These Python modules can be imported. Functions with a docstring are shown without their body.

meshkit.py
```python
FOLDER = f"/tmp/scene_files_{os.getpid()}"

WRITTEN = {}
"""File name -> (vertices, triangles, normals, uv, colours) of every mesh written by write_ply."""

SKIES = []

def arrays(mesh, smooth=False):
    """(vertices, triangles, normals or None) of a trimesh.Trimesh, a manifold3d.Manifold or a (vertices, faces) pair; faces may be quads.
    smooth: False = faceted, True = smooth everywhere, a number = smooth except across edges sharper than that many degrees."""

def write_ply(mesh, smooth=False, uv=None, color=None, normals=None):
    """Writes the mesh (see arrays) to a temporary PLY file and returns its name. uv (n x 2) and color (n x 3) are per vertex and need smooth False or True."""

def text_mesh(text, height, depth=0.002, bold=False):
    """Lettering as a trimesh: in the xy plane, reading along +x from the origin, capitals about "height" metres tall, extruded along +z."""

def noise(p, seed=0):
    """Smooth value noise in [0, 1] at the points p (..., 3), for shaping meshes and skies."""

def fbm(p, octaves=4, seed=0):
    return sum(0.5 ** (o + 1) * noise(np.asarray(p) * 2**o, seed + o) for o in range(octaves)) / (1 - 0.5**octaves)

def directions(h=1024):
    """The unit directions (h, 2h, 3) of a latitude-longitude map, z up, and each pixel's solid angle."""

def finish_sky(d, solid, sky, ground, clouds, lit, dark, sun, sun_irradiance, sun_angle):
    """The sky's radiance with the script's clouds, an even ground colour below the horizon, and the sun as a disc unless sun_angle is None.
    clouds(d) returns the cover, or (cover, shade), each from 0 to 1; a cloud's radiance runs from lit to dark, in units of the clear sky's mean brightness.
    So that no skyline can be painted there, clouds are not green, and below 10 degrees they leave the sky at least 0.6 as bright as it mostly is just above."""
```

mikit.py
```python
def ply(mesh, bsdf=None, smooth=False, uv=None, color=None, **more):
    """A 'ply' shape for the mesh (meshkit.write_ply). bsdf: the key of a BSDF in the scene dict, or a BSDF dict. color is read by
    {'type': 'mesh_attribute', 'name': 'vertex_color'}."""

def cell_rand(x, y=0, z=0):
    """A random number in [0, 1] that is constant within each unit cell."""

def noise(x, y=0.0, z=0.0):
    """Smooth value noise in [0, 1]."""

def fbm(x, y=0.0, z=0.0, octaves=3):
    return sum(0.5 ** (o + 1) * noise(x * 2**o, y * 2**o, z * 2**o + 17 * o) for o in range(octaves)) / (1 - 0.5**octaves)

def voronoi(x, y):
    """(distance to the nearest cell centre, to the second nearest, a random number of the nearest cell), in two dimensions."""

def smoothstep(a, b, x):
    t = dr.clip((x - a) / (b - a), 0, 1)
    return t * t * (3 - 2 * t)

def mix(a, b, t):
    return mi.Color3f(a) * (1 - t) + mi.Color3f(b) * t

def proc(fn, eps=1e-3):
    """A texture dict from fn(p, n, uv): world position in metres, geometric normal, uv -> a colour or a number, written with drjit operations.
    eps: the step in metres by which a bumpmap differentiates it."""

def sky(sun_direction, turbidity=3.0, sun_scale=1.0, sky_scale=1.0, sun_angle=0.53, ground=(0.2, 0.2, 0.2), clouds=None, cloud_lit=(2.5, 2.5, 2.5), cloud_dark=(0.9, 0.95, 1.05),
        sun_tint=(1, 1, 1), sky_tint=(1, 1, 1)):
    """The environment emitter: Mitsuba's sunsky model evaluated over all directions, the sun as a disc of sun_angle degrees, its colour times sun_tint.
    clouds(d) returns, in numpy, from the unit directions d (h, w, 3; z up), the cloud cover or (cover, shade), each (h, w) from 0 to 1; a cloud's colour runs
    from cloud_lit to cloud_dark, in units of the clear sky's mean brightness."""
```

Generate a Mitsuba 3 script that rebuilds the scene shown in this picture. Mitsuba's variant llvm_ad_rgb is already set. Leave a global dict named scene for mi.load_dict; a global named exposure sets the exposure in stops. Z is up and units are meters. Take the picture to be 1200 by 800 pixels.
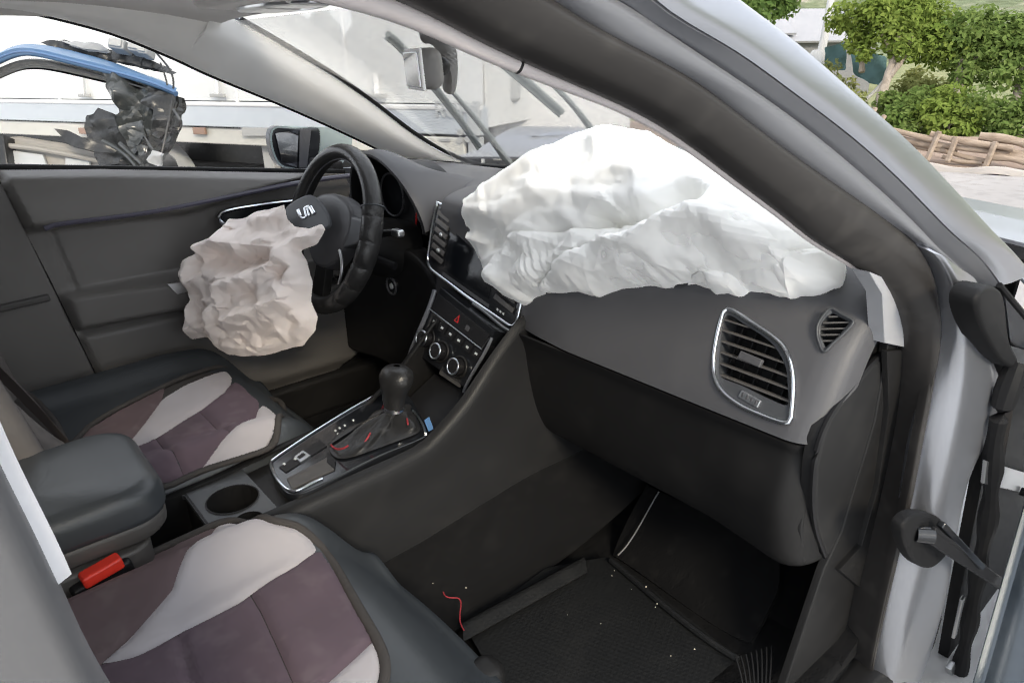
import math, random
import numpy as np, trimesh, shapely
from shapely.geometry import Polygon, LineString, Point
from scipy.interpolate import CubicSpline, PchipInterpolator
from scipy.spatial import Delaunay
import manifold3d as m3
import mitsuba as mi, drjit as dr
import mikit, meshkit
from mikit import noise, fbm, voronoi, cell_rand, smoothstep, mix

T = mi.ScalarTransform4f
rng = np.random.default_rng(7)

# ---------------------------------------------------------------- camera, sky, exposure
CAM = np.array([-0.862, -1.025, 1.211]); YAW, PIT, ROL = np.radians([49.7, 22.2, -1.0]); FOC = 811.0
_f = np.array([np.cos(PIT)*np.cos(YAW), np.cos(PIT)*np.sin(YAW), -np.sin(PIT)])
_r = np.cross(_f, [0, 0, 1]); _r /= np.linalg.norm(_r); _u = np.cross(_r, _f)
_R = np.cos(ROL)*_r + np.sin(ROL)*_u; _U = -np.sin(ROL)*_r + np.cos(ROL)*_u
scene, labels = {}, {}
scene['camera'] = {'type': 'perspective', 'fov': float(2*np.degrees(np.arctan(600/FOC))), 'fov_axis': 'x', 'near_clip': 0.01, 'far_clip': 3000.0,
                   'to_world': T().look_at(origin=CAM.tolist(), target=(CAM+_f).tolist(), up=_U.tolist())}
def cloud(d):
    n = meshkit.fbm(d*np.array([3, 3, 6.0]), 4, 3)
    return np.clip(0.72 + 0.5*n, 0, 1), np.clip(n*0.9-0.2, 0, 1)
scene['sky'] = mikit.sky((-0.30, -0.80, 0.52), turbidity=3, sun_scale=0.22, sky_scale=1.0, sun_angle=14, sun_tint=(0.88, 0.98, 1.14), sky_tint=(1.0, 1.0, 1.0), clouds=cloud, cloud_lit=(2.2, 2.3, 2.45), cloud_dark=(1.5, 1.55, 1.64), ground=(0.3, 0.29, 0.27))
exposure = 3.5

def at(px, py, x=None, y=None, z=None, d=None, n=None, c=None):
    """The point of the place that the survey of the photograph gives for a pixel: on a plane of the car (x, y, z or n.p = c), or d metres away."""
    q = _f + (px-600)/FOC*_R - (py-400)/FOC*_U
    if d is None:
        if n is None:
            n, c = ((1, 0, 0), x) if x is not None else ((0, 1, 0), y) if y is not None else ((0, 0, 1), z)
        n = np.array(n, float); d = (c-CAM@n)/(q@n)
    return CAM + d*q
def ats(pts, **k): return np.array([at(*p, **k) for p in pts])
def V(*a): return np.array(a, float)
def unit(v): v = np.asarray(v, float); return v/np.linalg.norm(v)

# ---------------------------------------------------------------- mesh tools
def cr(pts, n, closed=False, kind=CubicSpline):
    pts = np.asarray(pts, float)
    if closed: pts = np.vstack([pts, pts[:1]])
    if len(pts) == 2: return pts[0] + np.linspace(0, 1, n)[:, None]*(pts[1]-pts[0])
    t = np.r_[0, np.cumsum(np.sqrt(np.linalg.norm(np.diff(pts, axis=0), axis=1))+1e-9)]
    cs = CubicSpline(t, pts, bc_type='periodic') if closed else kind(t, pts)
    fine = cs(np.linspace(0, t[-1], 40*len(pts)))
    s = np.r_[0, np.cumsum(np.linalg.norm(np.diff(fine, axis=0), axis=1))]
    q = np.linspace(0, s[-1], n, endpoint=not closed)
    return np.stack([np.interp(q, s, fine[:, k]) for k in range(3)], 1)
def poly_len(pts, n):
    pts = np.asarray(pts, float); s = np.r_[0, np.cumsum(np.linalg.norm(np.diff(pts, axis=0), axis=1))]
    return np.stack([np.interp(np.linspace(0, s[-1], n), s, pts[:, k]) for k in range(pts.shape[1])], 1)
def grid_mesh(g, cu=False, cv=False):
    g = np.asarray(g); a, b = g.shape[:2]; idx = np.arange(a*b).reshape(a, b)
    if cu: idx = np.vstack([idx, idx[:1]])
    if cv: idx = np.hstack([idx, idx[:, :1]])
    q = np.stack([idx[:-1, :-1], idx[1:, :-1], idx[1:, 1:], idx[:-1, 1:]], -1).reshape(-1, 4)
    return trimesh.Trimesh(g.reshape(-1, 3), np.vstack([q[:, [0, 1, 2]], q[:, [0, 2, 3]]]), process=False)
def patch(rows, nu, nv, straight=False, kind=PchipInterpolator):
    """a smooth sheet through rows of points"""
    R = np.array([cr(r, nv) for r in rows])
    if straight or len(R) == 2:
        t = np.arange(len(R)); q = np.linspace(0, len(R)-1, nu)
        i = np.minimum(q.astype(int), len(R)-2); w = (q-i)[:, None, None]
        return R[i]*(1-w)+R[i+1]*w
    t = np.r_[0, np.cumsum([np.mean(np.linalg.norm(R[i+1]-R[i], axis=1))+1e-6 for i in range(len(R)-1)])]
    return kind(t, R, axis=0)(np.linspace(0, t[-1], nu))
def cat(*ms):
    out = [x for m in ms for x in (m if isinstance(m, (list, tuple)) else [m])]
    return trimesh.util.concatenate([trimesh.Trimesh(*meshkit.arrays(x)[:2], process=False) for x in out])
def tube(path, r, ns=10, closed=False, ry=None, up=(0, 0, 1), caps=True):
    p = np.asarray(path, float); n = len(p); up = np.asarray(up, float)
    tn = np.gradient(p, axis=0) if not closed else np.roll(p, -1, 0)-np.roll(p, 1, 0)
    tn /= np.linalg.norm(tn, axis=1, keepdims=True)
    s = np.cross(tn, up); bad = np.linalg.norm(s, axis=1) < 1e-3; s[bad] = np.cross(tn[bad], [1, 0.1, 0]); s /= np.linalg.norm(s, axis=1, keepdims=True)
    w = np.cross(s, tn); r = np.broadcast_to(r, n); ry = r if ry is None else np.broadcast_to(ry, n)
    a = np.linspace(0, 2*np.pi, ns, endpoint=False)
    g = p[:, None] + r[:, None, None]*np.cos(a)[None, :, None]*s[:, None] + ry[:, None, None]*np.sin(a)[None, :, None]*w[:, None]
    m = grid_mesh(g, cu=closed, cv=True)
    if not closed and caps:
        v = np.vstack([m.vertices, p[0], p[-1]]); k = n*ns; i = np.arange(ns); j = (i+1) % ns
        f = np.vstack([m.faces, np.c_[j, i, np.full(ns, k)], np.c_[(n-1)*ns+i, (n-1)*ns+j, np.full(ns, k+1)]])
        m = trimesh.Trimesh(v, f, process=False)
    return m
def rbox(size, r, c=(0, 0, 0), R=None, seg=16):
    """box with rounded edges"""
    h = np.asarray(size, float)/2 - r; s = m3.Manifold.sphere(r, seg)
    m = m3.Manifold.batch_hull([s.translate([sx*h[0], sy*h[1], sz*h[2]]) for sx in (-1, 1) for sy in (-1, 1) for sz in (-1, 1)])
    v, f, _ = meshkit.arrays(m); v = np.array(v)
    if R is not None: v = v @ np.asarray(R).T
    return trimesh.Trimesh(v+np.asarray(c), f, process=False)
def frame(n, up=(0, 0, 1)):
    """axes (right, up, out) of a plane whose outward normal is n"""
    n = unit(n); a = np.cross(up, n); a = unit(a); return a, np.cross(n, a), n
def bar(a, b, w, h, up=(0, 0, 1), r=None):
    a, b = np.asarray(a, float), np.asarray(b, float); t = unit(b-a); s = np.cross(up, t)
    s = unit(s) if np.linalg.norm(s) > 1e-4 else V(0, 1, 0); k = np.cross(t, s); L = np.linalg.norm(b-a)
    m = rbox((L, w, h), r or min(w, h, L)*0.2, seg=8); m.vertices = (a+b)/2 + m.vertices @ np.stack([t, s, k])
    return m
def plate(pts, t, out, bev=0.0, smooth_n=0):
    """a plate whose front outline is the 3D polygon pts, t thick, out: its outward direction; bev: rounded front edge"""
    pts = np.asarray(pts, float); c = pts.mean(0)
    n = np.linalg.svd(pts-c)[2][2]; n = n if n @ np.asarray(out) > 0 else -n
    a = unit(np.cross([0.12, 0.3, 1], n)); b = np.cross(n, a)
    P = np.c_[(pts-c)@a, (pts-c)@b]
    if smooth_n: P = cr(np.c_[P, P[:, 0]*0], smooth_n, closed=True)[:, :2]
    pg = Polygon(P).buffer(0); pg = shapely.geometry.polygon.orient(pg); P = np.array(pg.exterior.coords)[:-1]
    if bev:
        e = np.roll(P, -1, 0)-P; nn = np.c_[e[:, 1], -e[:, 0]]; nn /= np.linalg.norm(nn, axis=1, keepdims=True)+1e-12
        vn = nn+np.roll(nn, 1, 0); vn /= np.maximum(np.linalg.norm(vn, axis=1, keepdims=True), 0.5)
        rings = [(P, -t), (P, -bev), (P-vn*bev*0.3, -bev*0.3), (P-vn*bev, 0.0)]
    else: rings = [(P, -t), (P, 0.0)]
    g = np.array([np.c_[q, np.full(len(q), h)] for q, h in rings])
    m = grid_mesh(g, cv=True); k = len(P)
    tv, tf = trimesh.creation.triangulate_polygon(Polygon(P), engine='earcut')
    ix = np.array([np.argmin(np.sum((P-x)**2, 1)) for x in tv[:, :2]]); tf = ix[tf]
    ar = cross2(P[tf[:, 1]]-P[tf[:, 0]], P[tf[:, 2]]-P[tf[:, 0]]); tf = np.where((ar < 0)[:, None], tf[:, ::-1], tf)
    f = np.vstack([m.faces[:, ::-1] if False else m.faces, tf+(len(rings)-1)*k, tf[:, ::-1]])
    v = np.array(m.vertices); v = c + v[:, :1]*a + v[:, 1:2]*b + v[:, 2:]*n
    m = trimesh.Trimesh(v, f, process=False); trimesh.repair.fix_normals(m)
    return m
def cross2(a, b): return a[:, 0]*b[:, 1]-a[:, 1]*b[:, 0]
def fill(P, step):
    """points and triangles that fill the outline P (n,2)"""
    pg = Polygon(P).buffer(0); L = pg.exterior.length; k = max(12, int(L/step))
    b = np.array([pg.exterior.interpolate(i/k, normalized=True).coords[0] for i in range(k)])
    x0, y0, x1, y1 = pg.bounds; xs = np.arange(x0, x1, step); ys = np.arange(y0, y1, step*0.87)
    gx, gy = np.meshgrid(xs, ys); gx = gx + (np.arange(len(ys)) % 2)[:, None]*step/2
    g = np.c_[gx.ravel(), gy.ravel()]
    gp = shapely.points(g); ins = shapely.contains(pg, gp) & (shapely.distance(gp, pg.exterior) > step*0.5)
    v = np.vstack([b, g[ins]]); tri = Delaunay(v).simplices
    cen = v[tri].mean(1); tri = tri[shapely.contains(pg.buffer(1e-6), shapely.points(cen))]
    ar = cross2(v[tri[:, 1]]-v[tri[:, 0]], v[tri[:, 2]]-v[tri[:, 0]]); tri = np.where((ar < 0)[:, None], tri[:, ::-1], tri)
    dist = shapely.distance(shapely.points(v), pg.exterior); dist[:k] = 0
    return v, tri, dist
def crumple(p, seed, f0=14.0, octv=3, warp=0.35, amp=1.0):
    """creased cloth or foil: sharp folds between flat facets"""
    g = np.random.default_rng(seed); p = np.asarray(p, float)
    p = p + warp/f0*np.stack([meshkit.fbm(p*f0*0.6+k*7.3, 2, seed+k) for k in range(3)], -1)
    h, a, f = 0, 1.0, f0
    for o in range(octv):
        for k in range(3):
            d = unit(g.normal(size=3)); x = p@d*f + g.random()*9
            h = h + a*(np.abs((x % 1.0)-0.5)*2 - 0.5)*(0.3+1.4*meshkit.noise(p*f*0.35+k*3.1, seed+o*5+k))
        a *= 0.5; f *= 1.9
    return amp*h/3
def folds(p, seed, f0, octv=3, warp=.6, sharp=1.6, aniso=2.2):
    """wrinkled cloth: sharp ridges that run in varying directions between soft hollows"""
    g = np.random.default_rng(seed); p = np.asarray(p, float); out, a, f, tot = 0, 1.0, f0, 0
    w = np.stack([meshkit.fbm(p*f0*.5+k*11.3, 2, seed+k)-.5 for k in range(3)], -1)
    for o in range(octv):
        th = g.random()*np.pi; c, s = math.cos(th), math.sin(th)
        q = p+w*warp/f0*2; q = np.stack([(c*q[:, 0]+s*q[:, 1])*f, (-s*q[:, 0]+c*q[:, 1])*f/aniso, q[:, 2]*f+o*5.1], -1)
        n = meshkit.noise(q, seed+31*o)*.72+meshkit.noise(q*2.1+3, seed+31*o+7)*.28
        out = out+a*(1-np.abs(2*n-1))**sharp; tot += a; a *= .55; f *= 1.75
    return out/tot-.5
def facets(v, seed, n, amp, stretch=1.8, th=0.0):
    """crumpled sheet: flat facets between sharp creases (random heights, joined linearly)"""
    from scipy.interpolate import LinearNDInterpolator
    g = np.random.default_rng(seed); c, s = math.cos(th), math.sin(th); q = np.c_[(c*v[:, 0]+s*v[:, 1])/stretch, -s*v[:, 0]+c*v[:, 1]]
    lo, hi = q.min(0), q.max(0); m = (hi-lo)*.15; A = np.prod(hi-lo+2*m); st = math.sqrt(A/n)
    X, Y = np.meshgrid(np.arange(lo[0]-m[0], hi[0]+m[0]+st, st), np.arange(lo[1]-m[1], hi[1]+m[1]+st, st)); P = np.c_[X.ravel(), Y.ravel()]+(g.random((X.size, 2))-.5)*st*1.1
    out = LinearNDInterpolator(P, g.choice([-1, 1], len(P))*(.35+.65*g.random(len(P)))*amp)(q); return np.where(np.isfinite(out), out, 0)
def creases(v, n, seed, length, width, amp, soft=.35):
    """sharp creases: cusped ridges and grooves along wandering lines over the points v (n, 2)"""
    g = np.random.default_rng(seed); lo, hi = v.min(0), v.max(0); h = np.zeros(len(v)); pv = shapely.points(v)
    for _ in range(n):
        q = v[g.integers(len(v))]; th = g.random()*2*np.pi; L_ = length*(.4+g.random()); pts = [q]
        for _k in range(7):
            th += g.normal()*.28; q = q+L_/7*np.array([np.cos(th), np.sin(th)]); pts.append(q)
        ln = LineString(pts); d = shapely.distance(pv, ln); s = shapely.line_locate_point(ln, pv)/ln.length
        w = width*(.5+g.random()); h += g.choice([-1, 1, 1])*amp*(.3+g.random())*np.exp(-d/w)*np.sin(np.pi*np.clip(s, .04, .96))**soft
    return h
def wrinkle(E2, shape, eps=.12, levels=((.016, 260), (.008, 180), (.0042, 90)), bend=.35, hold=.0008, seed=1, n0=10.0, amp=.05, turn=1.0):
    """slack cloth: a sheet with (1 + eps) times the length it needs, held at its edge, buckles into folds (position-based relaxation, coarse to fine).
    E2: the outline (n, 2); shape(v, d): the height it hangs about. Returns v, faces, distance to the edge, points (u, v, h)"""
    from scipy.interpolate import LinearNDInterpolator
    g = np.random.default_rng(seed); prev = None
    for step, iters in levels:
        v, f, d = fill(E2, step); b = np.c_[v, shape(v, d)]; n = len(v)
        e = np.unique(np.sort(np.vstack([f[:, [0, 1]], f[:, [1, 2]], f[:, [2, 0]]]), 1), axis=0)
        key = {}
        for t in f:
            for i in range(3):
                k = (min(t[i], t[(i+1) % 3]), max(t[i], t[(i+1) % 3])); key.setdefault(k, []).append(t[(i+2) % 3])
        q = np.array([w for w in key.values() if len(w) == 2])
        slack = 1+eps*(.5+1.0*meshkit.fbm(np.c_[v*9, np.full(n, seed)], 2, seed)); phi = 3.0*seed+turn*2*np.pi*meshkit.fbm(np.c_[v*5, np.full(n, seed+.3)], 2, seed+9)
        def an(pr): t = v[pr[:, 1]]-v[pr[:, 0]]; return 1+(slack[pr].mean(1)-1)*(.15+1.7*np.cos(np.arctan2(t[:, 1], t[:, 0])-phi[pr[:, 0]])**2)
        sl = an(e)
        L = np.linalg.norm(b[e[:, 0]]-b[e[:, 1]], axis=1)*sl; Lq = np.linalg.norm(b[q[:, 0]]-b[q[:, 1]], axis=1)*an(q)
        if prev is None: x = b+np.c_[np.zeros((n, 2)), (meshkit.fbm(np.c_[v*n0, np.full(n, seed+.5)], 3, seed+3)-.5)*amp]
        else:
            x = prev(v); bad = ~np.isfinite(x).all(1); x[bad] = b[bad]; x = x+np.c_[np.zeros((n, 2)), (g.random(n)-.5)*step*.04]
        fix = d <= 1e-9; x[fix] = b[fix]; free_ = ~fix
        ii = np.concatenate([e[:, 0], e[:, 1]]); jj = np.concatenate([q[:, 0], q[:, 1]]); ce = np.bincount(ii, minlength=n); cq = np.maximum(np.bincount(jj, minlength=n), 1)
        for it in range(iters):
            dv = x[e[:, 1]]-x[e[:, 0]]; l = np.linalg.norm(dv, axis=1); c = (.5*(l-L)/np.maximum(l, 1e-9))[:, None]*dv
            dx = np.stack([np.bincount(ii, np.concatenate([c[:, k], -c[:, k]]), n) for k in range(3)], 1)/ce[:, None]*1.7
            dv = x[q[:, 1]]-x[q[:, 0]]; l = np.linalg.norm(dv, axis=1); c = (.5*np.minimum(l-Lq, 0)/np.maximum(l, 1e-9))[:, None]*dv
            dx += np.stack([np.bincount(jj, np.concatenate([c[:, k], -c[:, k]]), n) for k in range(3)], 1)/cq[:, None]*bend
            dx += (b-x)*hold*np.array([1.0, 1.0, 1.0])
            x[free_] += dx[free_]
        prev = LinearNDInterpolator(v, x)
    return v, f, d, x
def offset(g, d):
    """moves a grid of points along its normals"""
    m = grid_mesh(g); _, _, n = meshkit.arrays(m, True)
    return g + (n*np.asarray(d).reshape(-1, 1) if np.ndim(d) else n*d).reshape(g.shape)
def thick(g, t):
    """closes a sheet into a shell t thick"""
    h = offset(g, -t); ring = lambda q: np.vstack([q[0], q[1:, -1], q[-1, -2::-1], q[-2:0:-1, 0]])
    side = grid_mesh(np.array([ring(h), ring(g)]), cv=True)
    back = grid_mesh(h); back.faces = back.faces[:, ::-1]
    return cat(grid_mesh(g), back, side)

# ---------------------------------------------------------------- materials
def two(b): return {'type': 'twosided', 'b': b}
def rgb(c): return {'type': 'rgb', 'value': [float(x) for x in c]}
def pr(c, rough=0.5, **k): return two({'type': 'principled', 'base_color': c if isinstance(c, dict) else rgb(c), 'roughness': rough, **k})
def bumped(c, rough, fn, scale, eps=5e-4, **k):
    return two({'type': 'bumpmap', 'arbitrary': mikit.proc(fn, eps), 'scale': scale, 'b': {'type': 'principled', 'base_color': c if isinstance(c, dict) else rgb(c), 'roughness': rough, **k}})
def grain(s): return lambda p, n, uv: noise(p.x*s, p.y*s, p.z*s)*0.7 + noise(p.x*s*2.3, p.y*s*2.3, p.z*s*2.3)*0.3
def tone(c, s=6.0, a=0.25, dust=0.0):
    """a colour with slow, uneven variation and dust specks"""
    c = np.array(c, float)
    def fn(p, n, uv):
        v = 1-a/2 + a*fbm(p.x*s, p.y*s, p.z*s, 3)
        base = mi.Color3f(*c.tolist())*v
        if dust:
            d = smoothstep(0.5, 0.85, fbm(p.x*s*3+5, p.y*s*3, p.z*s*3, 3))*dust
            base = mix(base, mi.Color3f(0.35, 0.33, 0.30), d)
        return base
    return mikit.proc(fn)
def frac(x): return x-dr.floor(x)
M = scene
def gloss(a, b): return mikit.proc(lambda p, n, uv: a+b*fbm(p.x*7, p.y*7, p.z*7, 3))
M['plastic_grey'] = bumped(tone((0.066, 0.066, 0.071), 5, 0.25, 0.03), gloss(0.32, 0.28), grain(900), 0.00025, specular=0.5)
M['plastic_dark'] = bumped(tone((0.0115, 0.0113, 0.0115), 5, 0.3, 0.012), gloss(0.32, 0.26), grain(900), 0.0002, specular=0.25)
M['plastic_warm'] = bumped(tone((0.060, 0.057, 0.055), 4, 0.25, 0.03), 0.5, grain(900), 0.0002)
M['plastic_black'] = pr((0.010, 0.010, 0.011), 0.45, specular=0.25)
M['gloss_black'] = pr((0.008, 0.009, 0.011), 0.12, clearcoat=0.6, clearcoat_gloss=0.9)
M['screen_glass'] = pr((0.006, 0.007, 0.009), 0.08)
M['trim_light'] = pr(tone((0.85, 0.845, 0.83), 8, 0.06), 0.75)
M['lip_grey'] = pr(tone((0.50, 0.46, 0.45), 8, 0.15), 0.6)
M['mirror_grey'] = pr((0.16, 0.155, 0.15), 0.5)
M['roof_cloth'] = bumped(tone((0.62, 0.605, 0.585), 10, 0.10), 0.9, grain(500), 0.0004)
M['chrome'] = pr((0.74, 0.77, 0.80), 0.16, metallic=1.0)
M['satin_metal'] = pr((0.50, 0.51, 0.52), 0.32, metallic=1.0)
M['silver_paint'] = pr(tone((0.35, 0.362, 0.392), 2.5, 0.14), 0.30, metallic=0.85, clearcoat=0.8, clearcoat_gloss=0.9)
M['shaded_silver'] = pr(tone((0.17, 0.175, 0.19), 3, 0.2), 0.35, metallic=0.3, clearcoat=0.5)  # darker copy of the silver paint; pillar shade put into the colour
M['rubber'] = pr(tone((0.028, 0.026, 0.025), 9, 0.3, 0.04), 0.42, specular=0.35)
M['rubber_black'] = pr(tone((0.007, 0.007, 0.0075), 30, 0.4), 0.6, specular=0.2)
M['leather'] = bumped(tone((0.038, 0.043, 0.048), 8, 0.3), 0.36, lambda p, n, uv: fbm(p.x*300, p.y*300, p.z*300, 2), 0.00025, specular=0.5)
M['leather_wheel'] = bumped(tone((0.026, 0.0255, 0.0255), 12, 0.3), 0.27, lambda p, n, uv: fbm(p.x*320, p.y*320, p.z*320, 2), 0.0006, specular=0.35)
def weave(p, n, uv):
    s = 1500.0
    return (0.5+0.25*dr.sin(p.x*s+0.6*dr.sin(p.y*90))+0.25*dr.sin(p.y*s*0.8)) + 0.6*noise(p.x*180, p.y*180, p.z*180)
M['cloth_plum'] = bumped(tone((0.088, 0.062, 0.078), 14, 0.45, 0.06), 0.9, weave, 0.0004, sheen=0.5)
M['cloth_brown'] = bumped(tone((0.095, 0.066, 0.070), 14, 0.4, 0.06), 0.9, weave, 0.0004, sheen=0.5)
M['cloth_grey'] = bumped(tone((0.375, 0.355, 0.368), 12, 0.18), 0.9, weave, 0.0004)
M['cloth_edge'] = bumped((0.040, 0.036, 0.034), 0.85, grain(700), 0.0006)
M['red_thread'] = pr((0.30, 0.025, 0.035), 0.7)
M['red_plastic'] = pr((0.62, 0.035, 0.02), 0.35)
M['red_print'] = pr((0.55, 0.02, 0.02), 0.4)
M['white_print'] = pr((0.55, 0.56, 0.56), 0.5)
M['airbag_white'] = two({'type': 'bumpmap', 'arbitrary': mikit.proc(grain(420), 5e-4), 'scale': 0.0004, 'b': {'type': 'principled', 'base_color': tone((0.88, 0.878, 0.85), 7, 0.06), 'roughness': 0.8, 'sheen': 0.3}})
M['airbag_beige'] = two({'type': 'bumpmap', 'arbitrary': mikit.proc(grain(420), 5e-4), 'scale': 0.0004, 'b': {'type': 'principled', 'base_color': tone((0.82, 0.745, 0.70), 9, 0.10), 'roughness': 0.7, 'sheen': 0.3}})
M['carpet'] = bumped(tone((0.009, 0.009, 0.0095), 12, 0.35, 0.01), 0.95, grain(380), 0.003, specular=0.1)
M['mat_rubber'] = bumped(tone((0.011, 0.0115, 0.012), 8, 0.35, 0.012), 0.55, lambda p, n, uv: dr.maximum(dr.abs(frac((p.x*0.93+p.y*0.36)*110)-0.5), dr.abs(frac((p.y*0.93-p.x*0.36)*110)-0.5)), 0.0011, eps=4e-4, specular=0.2)
M['mat_cloth'] = bumped(tone((0.008, 0.008, 0.0085), 12, 0.35, 0.015), 0.95, grain(420), 0.003, specular=0.1)
M['windscreen_glass'] = {'type': 'blendbsdf', 'weight': mikit.proc(lambda p, n, uv: 0.085+0.035*fbm(p.x*3, p.y*3, p.z*3, 3)), 'a': {'type': 'thindielectric', 'int_ior': 1.5}, 'b': {'type': 'twosided', 'b': {'type': 'diffuse', 'reflectance': {'type': 'rgb', 'value': [0.62, 0.63, 0.62]}}}}
M['window_glass'] = {'type': 'thindielectric', 'int_ior': 1.5}
M['mirror_glass'] = {'type': 'conductor', 'material': 'Al', 'specular_reflectance': rgb((0.8, 0.82, 0.84))}
M['mirror_paint'] = pr((0.30, 0.36, 0.36), 0.3, metallic=0.3, clearcoat=0.8)
M['crumb'] = pr((0.5, 0.45, 0.36), 0.8)
M['lamp_lens'] = pr((0.75, 0.75, 0.73), 0.2, clearcoat=0.5)

# ---------------------------------------------------------------- entries of the scene
def numbered(k):
    if k not in scene: return k
    i = 1
    while f'{k}_{i:03d}' in scene: i += 1
    return f'{k}_{i:03d}'
def add(key, mesh, mat, smooth=35, label=None):
    key = numbered(key); scene[key] = mikit.ply(mesh, mat, smooth=smooth)
    if label: labels.setdefault(key, {})['label'] = label
    return key
ROOTS = set()
def root(key):
    k = key; i = 0
    while k in ROOTS: i += 1; k = f'{key}_{i:03d}'
    ROOTS.add(k); return k
def tag(key, label, cat, group=None, kind=None):
    d = labels.setdefault(key, {})
    if label: d['label'] = label
    if cat: d['category'] = cat
    if group: d['group'] = group
    if kind: d['kind'] = kind
def struct(key, mesh, mat, smooth=True):
    k = add(key, mesh, mat, smooth); labels[k] = {'kind': 'structure'}; return k
M['wiper_grey'] = pr((0.20, 0.22, 0.22), 0.5)
M['violet_highlight'] = pr((0.075, 0.072, 0.10), 0.35)
M['rubber_grey'] = pr(tone((0.10, 0.10, 0.105), 9, 0.3), 0.45)
M['white_lip'] = pr((0.55, 0.55, 0.57), 0.4, clearcoat=0.5)
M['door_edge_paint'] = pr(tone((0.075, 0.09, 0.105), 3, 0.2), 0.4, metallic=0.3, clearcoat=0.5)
M['plastic_frame'] = pr((0.050, 0.053, 0.058), 0.4)
M['plastic_slat'] = pr((0.085, 0.08, 0.076), 0.4)
M['plastic_blue'] = pr((0.10, 0.105, 0.12), 0.28, clearcoat=0.4)
M['plastic_slate'] = pr(tone((0.060, 0.064, 0.070), 9, 0.2), 0.42)
M['blue_print'] = pr((0.10, 0.22, 0.42), 0.4)
M['leather_warm'] = bumped(tone((0.13, 0.12, 0.115), 8, 0.3), 0.42, lambda p, n, uv: fbm(p.x*300, p.y*300, p.z*300, 2), 0.00025)
M['belt_cloth'] = pr((0.055, 0.045, 0.042), 0.7)
M['stitch_grey'] = pr((0.16, 0.16, 0.155), 0.8)
def ground_c(p, n, uv):
    a = fbm(p.x*0.7, p.y*0.7, 0, 4); b = fbm(p.x*6, p.y*6, 2, 3)
    c = mix((0.38, 0.38, 0.38), (0.48, 0.48, 0.48), a)
    return mix(c, (0.32, 0.32, 0.315), smoothstep(0.55, 0.75, b)*0.5)
M['ground_dust'] = bumped(mikit.proc(ground_c), 0.95, grain(60), 0.004)

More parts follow.
